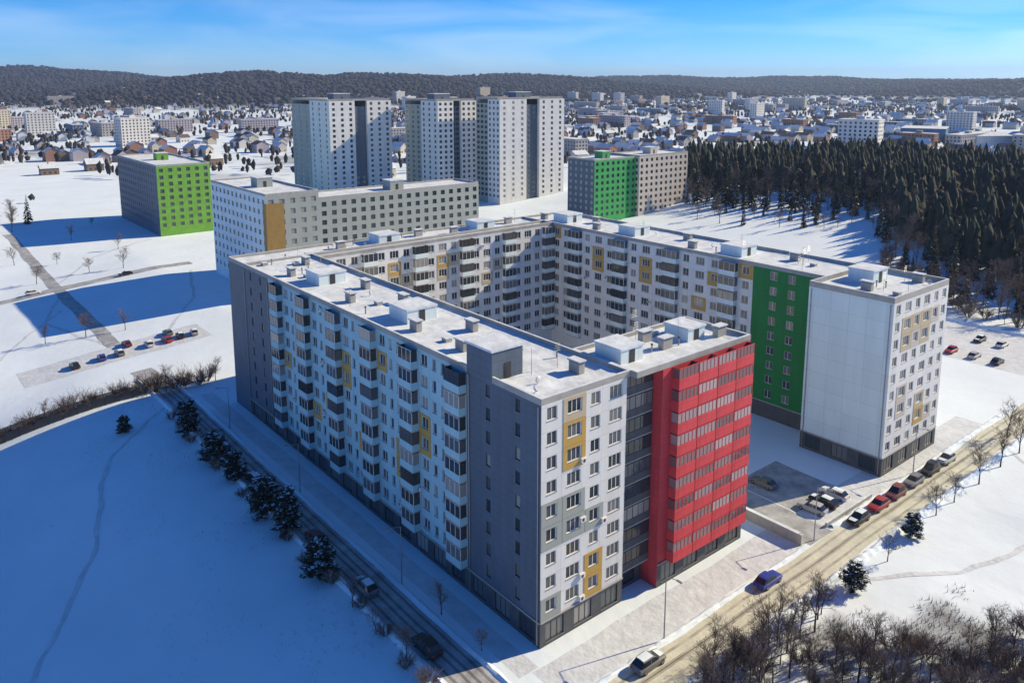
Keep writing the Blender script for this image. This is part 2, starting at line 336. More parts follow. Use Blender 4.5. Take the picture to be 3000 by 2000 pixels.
def balcony_mesh(w, h, d, sp, fm):
    k = (w, h, d, sp, fm)
    if k in BM: return BM[k]
    hs_ = 1.45 if sp == 'red_wall' else 1.12
    b = MB(); b.box(-w / 2, w / 2, -d, .0, 0, .16, 'concrete' if sp != 'red_wall' else sp)
    b.box(-w / 2, w / 2, -d, -d + .10, .16, hs_, sp); b.box(-w / 2, -w / 2 + .1, -d + .1, 0, .16, hs_, sp); b.box(w / 2 - .1, w / 2, -d + .1, 0, .16, hs_, sp)
    n = max(2, round(w / (.8 if sp == 'red_wall' else 1.1)))
    for i in range(n + 1): x = -w / 2 + .04 + (w - .08) * i / n; b.box(x - .035, x + .035, -d + .015, -d + .085, hs_, h - .05, fm)
    b.box(-w / 2, w / 2, -d, -d + .1, h - .05, h, fm)
    for sx_ in (-1, 1): b.box(sx_ * (w / 2 - .05) - .035, sx_ * (w / 2 - .05) + .035, -.09, -.02, hs_, h - .05, fm)
    gl_ = 'warm_glass' if sp == 'red_wall' else 'glass'
    g = MB(); y = -d + .05
    g.poly([(-w / 2 + .05, y, hs_), (w / 2 - .05, y, hs_), (w / 2 - .05, y, h - .05), (-w / 2 + .05, y, h - .05)], gl_)
    for s_ in (-1, 1): g.poly([(s_ * (w / 2 - .05), y, hs_), (s_ * (w / 2 - .05), 0, hs_), (s_ * (w / 2 - .05), 0, h - .05), (s_ * (w / 2 - .05), y, h - .05)], gl_)
    BM[k] = (b.mesh('balcony'), g.mesh('glazing')); return BM[k]
def put_balcony(root, T, th, x, z, w, h, d, sp, fm='frame_white'):
    a, g = balcony_mesh(round(w, 2), round(h, 2), d, sp, fm)
    o = link('balcony', a, root, Vector(T(x, 0, z)), th); link('glazing', g, o); return o
PM = {}
def put_panel(root, T, th, x, z, w, h, m, name='accent_panel'):
    k = (round(w, 2), round(h, 2), m)
    if k not in PM:
        b = MB(); b.box(-w / 2, w / 2, -.06, -.002, 0, h, m); PM[k] = b.mesh('accent_panel')
    return link(name, PM[k], root, Vector(T(x, 0, z)), th)
FL = 2.86; Z0 = 3.2                                        # storey height, plinth height
def facade(root, o, deg, width, spec, wallm, n=9, z0=Z0, fl=FL, top=None, name='wall', fm='frame_white', plinth=True, accents=(), pane=True, indiv=True, shop=True):
    """spec: list of (kind, bay width, options): w window, W wide window, b balcony, . blank"""
    th = R(deg); T = xf(o, th); mb = MB(); ops = []; top = top or z0 + n * fl
    tot = sum(s[1] for s in spec); k = width / tot; x = 0; todo = []
    for bi, s in enumerate(spec):
        w = s[1] * k; cx = x + w / 2
        for f in range(n):
            z = z0 + f * fl
            if s[0] == 'w': ops.append((cx - .75, cx + .75, z + .9, z + 2.4)); todo.append(('w', cx, z + .9, 1.5, 1.5, 2))
            elif s[0] == 'W': ops.append((cx - 1.05, cx + 1.05, z + .85, z + 2.4)); todo.append(('w', cx, z + .85, 2.1, 1.55, 3))
            elif s[0] == 'n': ops.append((cx - .42, cx + .42, z + .9, z + 2.4)); todo.append(('w', cx, z + .9, .84, 1.5, 1))
            elif s[0] == 'b':
                todo.append(('b', cx, z, w - .12 if len(s) < 4 else s[3], fl, s[2]))
            if (bi, f) in accents: todo.append(('a', cx, z + .02, w - .1, fl - .06, accents[(bi, f)], s[0]))
        x += w
    wall_face(mb, T, 0, width, z0 if plinth else 0, top, ops, wallm)
    mb.build(name, root)
    for q in todo:
        if q[0] == 'w': put_window(root, T, th, q[1], q[2], q[3], q[4], fm, pane, q[5])
        elif q[0] == 'b':
            sp = q[5]
            put_balcony(root, T, th, q[1], q[2] + .05, q[3], q[4] - .1, 1.15, sp, fm if fm != 'frame_white' else random.choice(('frame_white',) * 6 + ('frame_dark', 'frame_brown')))
    # coloured cladding sits either side of the window opening, and above and below it
    for q in todo:
        if q[0] == 'a':
            hw = {'w': .82, 'W': 1.12, 'n': .5}.get(q[6], 0); W = q[3]
            if q[6] == 'b' or hw == 0:
                continue
            sw = W / 2 - hw
            if sw > .15:
                for s_ in (-1, 1): put_panel(root, T, th, q[1] + s_ * (hw + sw / 2), q[2], sw, q[4], q[5])
            put_panel(root, T, th, q[1], q[2], 2 * hw - .01, .80, q[5]); put_panel(root, T, th, q[1], q[2] + 2.42, 2 * hw - .01, q[4] - 2.42, q[5])
    if plinth:
        b = MB(); ops = []; ns = max(1, int(width / 4.2))
        for i in range(ns):
            c = width * (i + .5) / ns
            if shop: ops.append((c - 1.4, c + 1.4, .45, 2.75))
        wall_face(b, T, 0, width, 0, z0, ops, 'dark_plinth'); b.build('plinth', root)
        for i in range(ns):
            if shop:
                a, p = window_mesh(2.8, 2.3, 'frame_dark', True, 3); q = link('shop_window', a, root, Vector(T(width * (i + .5) / ns, 0, .45)), th); link('pane', p, q)
        b = MB(); P = [T(0, -.12, 0), T(width, 0.0, 0)]
        c = MB(); c.box(0, width, -.14, -.003, z0 - .12, z0 + .06, 'concrete'); q = c.build('string_course', root); q.location = Vector((o[0], o[1], 0)); q.rotation_euler = (0, 0, th)
    return T
def roof(root, x0, x1, y0, y1, h, par=.75, m='roof_snow', inner='concrete', cap='roof_snow'):
    b = MB(); nx = max(2, int((x1 - x0) / 2)); ny = max(2, int((y1 - y0) / 2)); X = np.linspace(x0 + .3, x1 - .3, nx + 1); Y = np.linspace(y0 + .3, y1 - .3, ny + 1)
    H_ = lambda x, y: h + .05 + .10 * float(vnoise(x, y, 3, h)) + .22 * max(0, 1 - min(x - x0, x1 - x, y - y0, y1 - y) / 1.4)
    for i in range(nx):
        for j in range(ny): b.poly([(X[i], Y[j], H_(X[i], Y[j])), (X[i + 1], Y[j], H_(X[i + 1], Y[j])), (X[i + 1], Y[j + 1], H_(X[i + 1], Y[j + 1])), (X[i], Y[j + 1], H_(X[i], Y[j + 1]))], m)
    r = b.build('roof', root, True)
    p = MB()
    p.box(x0, x1, y0, y0 + .3, h, h + par, inner, cap); p.box(x0, x1, y1 - .3, y1, h, h + par, inner, cap)
    p.box(x0, x0 + .3, y0 + .3, y1 - .3, h, h + par, inner, cap); p.box(x1 - .3, x1, y0 + .3, y1 - .3, h, h + par, inner, cap)
    p.build('parapet', root); return r
def slab(root, x0, x1, y0, y1, h, m='concrete'):
    pass
def roof_box(root, x0, x1, y0, y1, z, h, m='grey_cladding', name='stair_house'):
    b = MB(); b.box(x0, x1, y0, y1, z, z + h, m); b.box(x0 - .15, x1 + .15, y0 - .15, y1 + .15, z + h + .002, z + h + .28, 'roof_snow')
    o = b.build(name, root); d = MB(); d.box((x0 + x1) / 2 - .5, (x0 + x1) / 2 + .5, y0 - .05, y0 - .003, z + .1, z + min(2.0, h - .15), 'frame_dark'); d.build('door', o)
    return o
VM = None
def vents(root, pts, z):
    global VM
    if VM is None:
        b = MB(); b.box(-.45, .45, -.9, .9, 0, 1.25, 'concrete'); b.box(-.6, .6, -1.05, 1.05, 1.4, 1.5, 'metal'); b.box(-.6, .6, -1.05, 1.05, 1.502, 1.62, 'roof_snow')
        for sx_ in (-.4, .4):
            for sy in (-.8, .8): b.box(sx_ - .04, sx_ + .04, sy - .04, sy + .04, 1.25, 1.4, 'metal')
        VM = b.mesh('vent_shaft')
    for x, y, r in pts: link('vent_shaft', VM, root, (x, y, z), r)
def plain(root, quads, m, name='wall'):
    b = MB()
    for (o, deg, w, z0, z1) in quads:
        T = xf(o, R(deg)); b.poly([T(0, 0, z0), T(w, 0, z0), T(w, 0, z1), T(0, 0, z1)], m)
    return b.build(name, root)
HT = Z0 + 9 * FL                                            # 28.94

# --- long left wing with the near corner
A = thing('apartment_block', 'long white wing with dark grey ends and brown panels facing the shaded snowfield', 'apartment building')
Y1 = 84.5
spec = []
for i in range(5):
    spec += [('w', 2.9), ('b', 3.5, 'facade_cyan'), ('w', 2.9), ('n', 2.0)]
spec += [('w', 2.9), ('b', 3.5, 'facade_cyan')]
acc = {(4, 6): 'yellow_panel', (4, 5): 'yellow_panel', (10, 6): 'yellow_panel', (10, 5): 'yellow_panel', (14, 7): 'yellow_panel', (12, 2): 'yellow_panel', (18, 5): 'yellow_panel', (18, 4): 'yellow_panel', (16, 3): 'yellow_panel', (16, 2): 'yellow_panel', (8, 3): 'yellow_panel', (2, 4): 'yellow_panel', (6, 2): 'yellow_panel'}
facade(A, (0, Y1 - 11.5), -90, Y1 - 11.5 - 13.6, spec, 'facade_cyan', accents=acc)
facade(A, (0, Y1), -90, 11.5, [('.', 2), ('n', 2), ('.', 2), ('n', 2), ('.', 2)], 'grey_cladding', name='cladding', fm='frame_dark')
facade(A, (0, 13.6), -90, 13.6, [('.', 2.4), ('n', 2), ('.', 2.4), ('n', 2), ('.', 2.2)], 'grey_cladding', name='cladding', fm='frame_dark', top=HT)
facade(A, (0, 0), 0, 13.4, [('w', 3.0), ('W', 3.4), ('w', 2.9), ('W', 3.4)], 'white_wall', accents={(1, 8): 'tan_panel', (1, 7): 'yellow_panel', (1, 6): 'yellow_panel', (2, 1): 'yellow_panel', (2, 0): 'yellow_panel', (0, 4): 'olive_wall', (1, 4): 'olive_wall', (0, 3): 'olive_wall', (1, 3): 'olive_wall', (2, 3): 'olive_wall', (0, 0): 'olive_wall'})
facade(A, (14, 10.02), 90, Y1 - 10.02 - 4.0, [('w', 3.2)] * 20, 'white_wall', n=9, plinth=False)
plain(A, [((14, Y1), 180, 14, 0, HT), ((13.4, 0), 90, 1.6, 0, HT)], 'white_wall')
roof(A, 0, 14, 0, Y1, HT)
roof_box(A, -.008, 4.6, 8.6, 13.5, HT + .02, 3.6); roof_box(A, 4.5, 9.5, 34, 39, HT, 1.9, 'pale_wall'); roof_box(A, 4.5, 9.5, 62, 67, HT, 1.9, 'pale_wall')
vents(A, [(4, 20, 0), (10, 26, 0), (4, 31, 0), (10, 44, 0), (4, 50, 0), (10, 56, 0), (4, 72, 0), (10, 79, 0), (10, 5.0, 0)], HT + .05)

# --- front wing with the red part
B = thing('apartment_block', 'front wing with the red balcony facade and dark recess beside the white corner', 'apartment building')
RX0, RX1 = 18.7, 36.6
facade(B, (13.4, 1.6), 0, RX0 - 13.4, [('b', 4.6, 'dark_plinth')], 'grey_cladding', fm='frame_dark', name='recess_wall')
plain(B, [((RX0, 1.6), -90, 2.6, 0, HT)], 'red_wall', 'side_wall')
facade(B, (RX0, -1.0), 0, RX1 - RX0, [('.', 1.5), ('b', 3.6, 'red_wall'), ('b', 3.6, 'red_wall'), ('b', 3.6, 'red_wall'), ('b', 3.6, 'red_wall'), ('.', .6)], 'red_wall', fm='red_wall')
facade(B, (RX1, -1.0), 90, 11.0, [('.', 2), ('w', 3.2), ('w', 3.2), ('w', 3.2)], 'pale_wall', name='end_wall')
facade(B, (RX1, 10.0), 180, RX1 - 14.02, [('w', 3.2)] * 8, 'white_wall', name='rear_wall', shop=False)
roof(B, 14.02, RX1, -1.0, 10.0, HT)
roof_box(B, 15.5, 19.5, 3.0, 7.4, HT, 1.9, 'pale_wall', 'roof_hut'); roof_box(B, 29, 32.5, 3.5, 7.5, HT, 1.7, 'pale_wall', 'roof_hut')
vents(B, [(25, 4, 1.57), (25, 7.5, 1.57), (34.6, 2.6, 1.57)], HT + .05)

# --- back wing
Bk = thing('apartment_block', 'back wing closing the courtyard, its white facade crossed by a diagonal shadow', 'apartment building')
spec = [('w', 3.0), ('W', 3.4), ('w', 3.0), ('b', 3.6, 'pale_wall')] * 5
acc = {(5, 7): 'yellow_panel', (5, 6): 'tan_panel', (6, 6): 'tan_panel', (9, 7): 'yellow_panel', (10, 7): 'tan_panel', (9, 6): 'tan_panel', (1, 5): 'tan_panel', (2, 7): 'tan_panel', (13, 5): 'tan_panel', (14, 6): 'tan_panel'}
facade(Bk, (14, 81.0), 0, 61, spec, 'white_wall', accents=acc, plinth=False)
plain(Bk, [((0, 92), -90, 92 - Y1 - .02, 0, HT), ((75, 92), 180, 75, 0, HT)], 'grey_cladding', 'rear_wall')
roof(Bk, 0, 74.98, Y1 + .02, 92, HT, .75); 
b = MB(); b.box(14.02, 74.98, 81.02, Y1 - .0, HT - .3, HT + .12, 'roof_snow'); b.box(14.02, 74.98, 81.0, 81.3, HT + .122, HT + .8, 'concrete', 'roof_snow'); b.build('cornice', Bk)
roof_box(Bk, 30, 35, 86, 90.5, HT, 1.9, 'pale_wall'); roof_box(Bk, 56, 61, 86, 90.5, HT, 1.9, 'pale_wall')
vents(Bk, [(22, 88, 1.57), (42, 89.5, 1.57), (50, 87, 1.57), (68, 89.5, 1.57)], HT + .05)

# --- right wing
D = thing('apartment_block', 'shaded right wing of the courtyard with a tall dark green strip at its near end', 'apartment building')
spec = [('w', 3.0), ('b', 3.6, 'pale_wall'), ('w', 3.0), ('W', 3.4)] * 4 + [('w', 3.0), ('b', 3.6, 'pale_wall'), ('w', 3)]
acc = {(3, 8): 'yellow_panel', (7, 7): 'yellow_panel', (7, 6): 'yellow_panel', (11, 7): 'yellow_panel', (11, 6): 'brick', (15, 5): 'yellow_panel', (16, 7): 'yellow_panel', (18, 8): 'yellow_panel'}
acc = {k: ('yellow_panel' if v != 'brick' else 'yellow_panel') for k, v in acc.items()}
facade(D, (75, 92), -90, 67.5, spec, 'white_wall', accents=acc, plinth=False)
facade(D, (75, 24.5), -90, 14.96, [('.', 2), ('w', 3), ('w', 3), ('.', 4)], 'green_wall', name='green_wall', shop=False)
plain(D, [((89, 9.54), 90, 82.46, 0, HT), ((89, 92), 180, 14, 0, HT), ((75, 9.54), 0, 14, 0, HT)], 'white_wall')
roof(D, 75, 89, 9.54, 92, HT)
roof_box(D, 79, 84, 30, 35, HT, 1.9, 'pale_wall'); roof_box(D, 79, 84, 58, 63, HT, 1.9, 'pale_wall'); roof_box(D, 79, 84, 80, 85, HT, 1.9, 'pale_wall')
vents(D, [(79, 42, 0), (85, 48, 0), (79, 70, 0), (85, 76, 0), (85, 22, 0), (79, 88.5, 0)], HT + .05)

# --- tower at the end of the right wing
E_ = thing('apartment_block', 'pale blank sided end tower on a grey plinth right of the dark green strip', 'apartment building')
TX0, TX1, TY0, TY1 = 69.0, 88.6, -5.0, 9.5
facade(E_, (TX0, TY1), -90, TY1 - TY0, [('.', 1)], 'pale_wall', name='blank_wall')
facade(E_, (TX0, TY0), 0, TX1 - TX0, [('w', 3.0), ('W', 3.4), ('w', 3.0), ('W', 3.4), ('w', 3), ('w', 2.9)], 'white_wall', accents={(1, 7): 'tan_panel', (2, 7): 'tan_panel', (3, 7): 'tan_panel', (1, 6): 'tan_panel', (2, 6): 'beige_wall', (3, 6): 'tan_panel', (4, 7): 'beige_wall', (3, 2): 'tan_panel', (4, 1): 'beige_wall', (3, 1): 'yellow_panel', (1, 3): 'beige_wall', (1, 2): 'beige_wall'})
facade(E_, (TX1, TY0), 90, TY1 - TY0, [('w', 3)] * 5, 'white_wall')
plain(E_, [((TX1, TY1), 180, TX1 - TX0, 0, HT)], 'white_wall')
roof(E_, TX0, TX1, TY0, TY1, HT, 1.0)
roof_box(E_, 78, 83, 3, 7.5, HT, 2.2, 'pale_wall'); vents(E_, [(74, 2, 0), (86, -1, 0)], HT + .05)

am = MB(); am.tube((0, 0, 0), (0, 0, 3.4), .035, .02, 5, 'metal')
for q in range(4): am.tube((-.5 + .04 * q, 0, 2.2 + .3 * q), (.5 - .04 * q, 0, 2.2 + .3 * q), .015, .015, 4, 'metal')
antenna = am.mesh('antenna')
pm_ = MB(); pm_.tube((0, 0, 0), (0, 0, .95), .11, .11, 8, 'metal'); pm_.tube((0, 0, .95), (0, 0, 1.12), .19, .10, 8, 'frame_dark'); pipe = pm_.mesh('roof_pipe')
hm_ = MB(); hm_.box(-.5, .5, -.5, .5, 0, .45, 'concrete'); hm_.box(-.56, .56, -.56, .56, .452, .58, 'roof_snow'); hatch = hm_.mesh('roof_hatch')
dm_ = MB(); dm_.tube((0, -.1, .5), (0, -.2, .5), .42, .30, 10, 'frame_white'); dm_.tube((0, 0, 0), (0, -.1, .5), .03, .03, 5, 'metal'); dish = dm_.mesh('satellite_dish')
rr_ = random.Random(3)
for rt, x0, x1, y0, y1, n_ in ((A, 1, 13, 2, 86, 26), (B, 15, 35, .5, 11.5, 10), (Bk, 3, 72, 86, 91, 16), (D, 76.5, 88, 16, 90, 20), (E_, 71, 87, -3.5, 2.5, 7)):
    for k in range(n_):
        m_, nm = rr_.choice([(antenna, 'antenna'), (pipe, 'roof_pipe'), (pipe, 'roof_pipe'), (hatch, 'roof_hatch'), (dish, 'satellite_dish')])
        link(nm, m_, rt, (rr_.uniform(x0, x1), rr_.uniform(y0, y1), HT + .1), rr_.choice((0, 1.57)))
ac = MB(); ac.box(-.4, .4, -.36, -.05, 0, .56, 'frame_white'); ac.disc((-.06, -.363, .28), 'y', .22, 10, 'frame_dark'); ac.box(-.32, -.27, -.3, -.003, -.06, -.004, 'metal'); ac.box(.27, .32, -.3, -.003, -.06, -.004, 'metal'); ac_mesh = ac.mesh('air_conditioner')
for rt, o_, dg, xs_ in ((A, (0, 0), 0, [3.28, 9.8, 6.3]), (E_, (TX0, TY0), 0, [3.5, 7.1, 10.4, 13.9, 17.3]), (A, (0, Y1 - 11.5), -90, [2.95 + 11.45 * q + e_ for q in range(5) for e_ in (-.05, 6.4, 9.4)]), (D, (75, 92), -90, [3.1, 9.6, 16.2, 22.7, 29.4, 35.8, 42.4, 48.9]), (Bk, (14, 81.0), 0, [2.9, 9.2, 15.2, 21.4, 27.4, 33.6, 39.6])):
    T = xf(o_, R(dg))
    for x in xs_:
        for f_ in range(9):
            if rr_.random() < .13: link('air_conditioner', ac_mesh, rt, Vector(T(x, 0, Z0 + f_ * FL + rr_.choice((.25, 1.6)))), R(dg))

dp = MB(); dp.tube((0, -.12, .3), (0, -.12, HT - .2), .075, .075, 8, 'metal'); dp_mesh = dp.mesh('downpipe')
for rt, o_, dg, xs_ in ((E_, (TX0, TY1), -90, (.5, TY1 - TY0 - .5)), (A, (0, Y1), -90, (.4, 11.2)), (A, (0, 13.6), -90, (.5, 13.2)), (B, (RX1, -1.0), 90, (.4, 10.6))):
    for x in xs_: T = xf(o_, R(dg)); link('downpipe', dp_mesh, rt, Vector(T(x, 0, 0)), R(dg))
# --- far blocks, windows joined because they are a few pixels each
def far_facade(root, o, deg, width, h, m, bays, n, z0=3.0, wm='glass', name='wall', ww=1.6, strip=None, top=None):
    th = R(deg); T = xf(o, th); mb = MB(); g = MB(); ops = []; fl = (h - z0 - .4) / n; bw = width / bays
    for i in range(bays):
        for f in range(n):
            c = (i + .5) * bw; z = z0 + f * fl + .85; ops.append((c - ww / 2, c + ww / 2, z, z + 1.5))
    wall_face(mb, T, 0, width, 0, h, ops, m, .2); mb.build(name, root)
    for a, b_, c, d in ops: g.poly([T(a, .18, c), T(b_, .18, c), T(b_, .18, d), T(a, .18, d)], wm)
    tag(g.build('window', root), kind='stuff')
def far_block(label, x0, x1, y0, y1, h, mf, ml, n, accents=None, roofh=True, nm='apartment_block'):
    o = thing(nm, label, 'apartment building', ((x0 + x1) / 2, (y0 + y1) / 2, 0))
    r = thing  # noqa
    class Rt: pass
    off = Vector(o.location)
    def loc(p): return (p[0] - off.x, p[1] - off.y)
    far_facade(o, loc((x0, y0)), 0, x1 - x0, h, mf, max(2, int((x1 - x0) / 3.3)), n, name='front_wall')
    far_facade(o, loc((x0, y1)), -90, y1 - y0, h, ml, max(2, int((y1 - y0) / 3.3)), n, name='side_wall')
    plain(o, [(loc((x1, y0)), 90, y1 - y0, 0, h), (loc((x1, y1)), 180, x1 - x0, 0, h)], mf)
    roof(o, x0 - off.x, x1 - off.x, y0 - off.y, y1 - off.y, h)
    roof_box(o, -2.5, 2.5, -2.5, 2.5, h, 3, mf)
    return o
F1b = far_block('low flat olive grey arm running right from the golden brown corner strip', 52.02, 112, 160, 174, HT - .6, 'olive_wall', 'pale_wall', 9)
F1 = far_block('deep block with a golden brown corner strip behind the long wing', 35.5, 52, 160, 205, HT + 1.8, 'olive_wall', 'pale_wall', 9)  # extra height added to lengthen its shadow on the snow
off = F1.location
b = MB(); b.box(35.46 - off.x, 41 - off.x, 159.9 - off.y, 159.99 - off.y, 3, HT - .4, 'ochre_panel'); b.box(35.4 - off.x, 35.49 - off.x, 159.9 - off.y, 162 - off.y, 3, HT - .4, 'ochre_panel'); b.build('corner_cladding', F1)
G1 = far_block('bright lime green block with a dark grey side at the left edge of the estate', 40.3, 62, 284, 346, 29, 'lime_wall', 'grey_cladding', 9)
G2a = far_block('small emerald green block joined to a beige one, left of the dark forest', 197, 224, 188, 205, 29, 'emerald_wall', 'grey_cladding', 9)
G2b = far_block('beige block beside the emerald green one at the forest edge', 224.1, 259, 186, 204, 29.4, 'beige_wall', 'beige_wall', 9)
def tower(label, x0, y0, wx, wy, h):
    o = thing('tower_block', label, 'tower block', (x0 + wx / 2, y0 + wy / 2, 0)); lx, ly = -wx / 2, -wy / 2
    # front: white with a recessed dark glazed strip in the middle
    a = wx * .40; s = wx * .2
    for k, (xs_, w) in enumerate(((0, a), (a + s, a))):
        far_facade(o, (lx + xs_, ly), 0, w, h, 'white_wall', 3, 18, name='front_wall')
    far_facade(o, (lx + a, ly + 1.6), 0, s, h - 3, 'grey_cladding', 2, 18, name='recess_wall', ww=2.0)
    plain(o, [((lx + a, ly), 90, 1.6, 0, h), ((lx + a + s, ly + 1.6), -90, 1.6, 0, h)], 'white_wall', 'recess_side')
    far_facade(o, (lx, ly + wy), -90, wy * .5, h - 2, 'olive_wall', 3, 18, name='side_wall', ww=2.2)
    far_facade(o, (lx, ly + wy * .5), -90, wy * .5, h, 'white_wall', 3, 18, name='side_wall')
    plain(o, [((lx + wx, ly), 90, wy, 0, h), ((lx + wx, ly + wy), 180, wx, 0, h)], 'white_wall')
    roof(o, lx, lx + wx, ly + 1.62, ly + wy, h, 1.0); roof_box(o, -5, 5, -2, 5, h, 3.4, 'grey_cladding')
    return o
tower('leftmost of the three white towers, above the olive block', 138, 323, 37, 46, 53.5)
tower('middle of the three white towers, narrow with a dark side', 182, 288, 25, 32, 53.5)
tower('rightmost and nearest of the three white towers, left of the emerald block', 202.5, 262, 45, 20, 54.5)

# ------------------------------------------------------------------ walls, fence, lamps
w = thing('retaining_wall', 'low beige concrete wall beside the driveway next to the red facade', 'wall', (41.6, -1.5, 0))
for i in range(6):
    b = MB(); b.box(-.25, .25, -6 + i * 2.2, -6 + i * 2.2 + 2.17, 0, 1.5, 'beige_concrete'); b.box(-.32, .32, -6 + i * 2.2, -6 + i * 2.2 + 2.17, 1.502, 1.62, 'beige_concrete', 'roof_snow'); b.build('wall_panel', w)
w = thing('wall', 'grey concrete kerb wall round the small car park by the driveway', 'wall', (55, -7.2, 0))
for i in range(6):
    b = MB(); b.box(-6.6 + i * 2.2, -6.6 + i * 2.2 + 2.17, -.15, .15, 0, .7, 'concrete', 'roof_snow'); b.build('wall_panel', w)
fm_ = MB(); fm_.box(0, 2.46, -.03, .03, .25, 1.95, 'frame_dark'); fp = fm_.mesh('fence_panel')
pm = MB(); pm.box(-.06, .06, -.06, .06, 0, 2.1, 'frame_dark'); pp = pm.mesh('post')
FY0 = lambda x: 107.5 - .17 * (x + 14)
f = thing('fence', 'dark panel fence running across the top of the shaded snowfield', 'fence', (-13, 0, 0))
fz = math.atan2(-.17, 1)
for i in range(52):
    x = -2.46 * i; wx_ = -13 + x; z = gzf(wx_, FY0(wx_)); y2 = FY0(wx_ - 2.46)
    link('fence_panel', fp, f, (x - 2.46, y2, min(z, gzf(wx_ - 2.46, y2))), fz); link('post', pp, f, (x, FY0(wx_), z - .1), fz)
lm = MB(); lm.tube((0, 0, 0), (0, 0, 8), .09, .055, 8, 'metal'); lm.tube((0, 0, 8), (0, 1.6, 8.35), .045, .04, 6, 'metal'); lamp_pole = lm.mesh('pole')
lh = MB(); lh.box(-.12, .12, 1.5, 2.2, 8.28, 8.40, 'metal'); lh.box(-.1, .1, 1.55, 2.15, 8.24, 8.277, 'lamp_glass'); lamp_head = lh.mesh('lamp_head')
for i, (x, y, rz, l) in enumerate([(12, -7.9, 3.14, 'slim street lamp by the road in front of the sunlit white corner'), (44, -7.9, 3.14, 'slim street lamp where the driveway meets the sanded road'), (74, -7.9, 3.14, 'slim street lamp by the road in front of the pale end tower'),
                                   (-5.8, 20, 1.57, 'slim street lamp beside the shaded lane, nearest the corner'), (-5.8, 50, 1.57, 'slim street lamp halfway along the shaded lane'), (-5.8, 80, 1.57, 'slim street lamp at the far end of the shaded lane')]):
    o = thing('street_lamp', l, 'street lamp', (x, y, 0), rz, 'slim street lamps'); link('pole', lamp_pole, o); link('lamp_head', lamp_head, o)

# ------------------------------------------------------------------ cars
def section_loft(mb, secs, m, cap=True):
    b0 = len(mb.v); n = len(secs[0]); i = mb.mi(m)
    for s_ in secs: mb.v += s_
    for k in range(len(secs) - 1):
        for j in range(n): mb.f.append((b0 + k * n + j, b0 + k * n + (j + 1) % n, b0 + (k + 1) * n + (j + 1) % n, b0 + (k + 1) * n + j)); mb.m.append(i)
    mb.f.append(tuple(b0 + j for j in range(n))[::-1]); mb.m.append(i); mb.f.append(tuple(b0 + (len(secs) - 1) * n + j for j in range(n))); mb.m.append(i)
def ring(x, hw, zl, zh, r=.14): return [(x, -hw + r * .4, zl), (x, hw - r * .4, zl), (x, hw, zl + r), (x, hw, zh - r), (x, hw - r, zh), (x, -hw + r, zh), (x, -hw, zh - r), (x, -hw, zl + r)]
CM = {}
def car_meshes(paint, tall=0.0):
    k = (paint, tall)
    if k in CM: return CM[k]
    p = 'paint_' + paint; b = MB()
    section_loft(b, [ring(-2.2, .72, .42, .78), ring(-2.12, .82, .32, .88), ring(-1.5, .88, .26, .93), ring(-.2, .90, .24, .95), ring(.75, .89, .25, .93), ring(1.5, .86, .28, .84), ring(2.05, .80, .33, .74), ring(2.2, .66, .42, .62)], p)
    g = MB(); zt = 1.42 + tall
    def cab(x, hb, z): return [(x, -hb, z), (x, hb, z)]
    lo = [(-1.95, .74, .90), (-1.3, .80, .92), (.35, .80, .93), (1.02, .74, .88)]; hi = [(-1.45 - tall * .6, .60, zt - .06), (-1.05, .63, zt), (.0, .63, zt - .02), (.22, .60, zt - .05)]
    for q in range(3):
        for s_ in (-1, 1):
            a0, a1 = lo[q], lo[q + 1]; c0, c1 = hi[q], hi[q + 1]
            g.poly([(a0[0], s_ * a0[1], a0[2]), (a1[0], s_ * a1[1], a1[2]), (c1[0], s_ * c1[1], c1[2]), (c0[0], s_ * c0[1], c0[2])], 'car_glass')
    for e_ in (0, 3): g.poly([(lo[e_][0], -lo[e_][1], lo[e_][2]), (lo[e_][0], lo[e_][1], lo[e_][2]), (hi[e_][0], hi[e_][1], hi[e_][2]), (hi[e_][0], -hi[e_][1], hi[e_][2])], 'car_glass')
    r = MB()
    for q in range(3):
        c0, c1 = hi[q], hi[q + 1]; e0, e1 = c0[1] + .02, c1[1] + .02
        r.poly([(c0[0], -e0, c0[2] + .02), (c1[0], -e1, c1[2] + .02), (c1[0], e1, c1[2] + .02), (c0[0], e0, c0[2] + .02)], p)
        for s_ in (-1, 1): r.poly([(c0[0], s_ * e0, c0[2] + .02), (c1[0], s_ * e1, c1[2] + .02), (c1[0], s_ * (e1 + .01), c1[2] - .04), (c0[0], s_ * (e0 + .01), c0[2] - .04)], p)
    for s_ in (-1, 1):
        for x0_, x1_ in ((-.45, -.38),): r.poly([(x0_, s_ * .815, .93), (x1_, s_ * .815, .93), (x1_ , s_ * .645, zt), (x0_, s_ * .645, zt)], p)
    wl = MB(); wl.tube((0, -.1, 0), (0, .1, 0), .32, .32, 14, 'tyre'); wl.disc((0, -.1, 0), 'y', .32, 14, 'tyre'); wl.disc((0, .1, 0), 'y', .32, 14, 'tyre'); wl.disc((0, -.104, 0), 'y', .2, 10, 'metal'); wl.disc((0, .104, 0), 'y', .2, 10, 'metal')
    hl = MB(); hl.box(-.08, .04, -.16, .16, -.06, .06, 'lamp_glass'); tl = MB(); tl.box(-.03, .05, -.15, .15, -.08, .08, 'tail_glass')
    CM[k] = dict(body=b.mesh('body', False), glass=g.mesh('windows'), roof=r.mesh('roof'), wheel=wl.mesh('wheel'), hl=hl.mesh('headlight'), tl=tl.mesh('tail_light')); return CM[k]
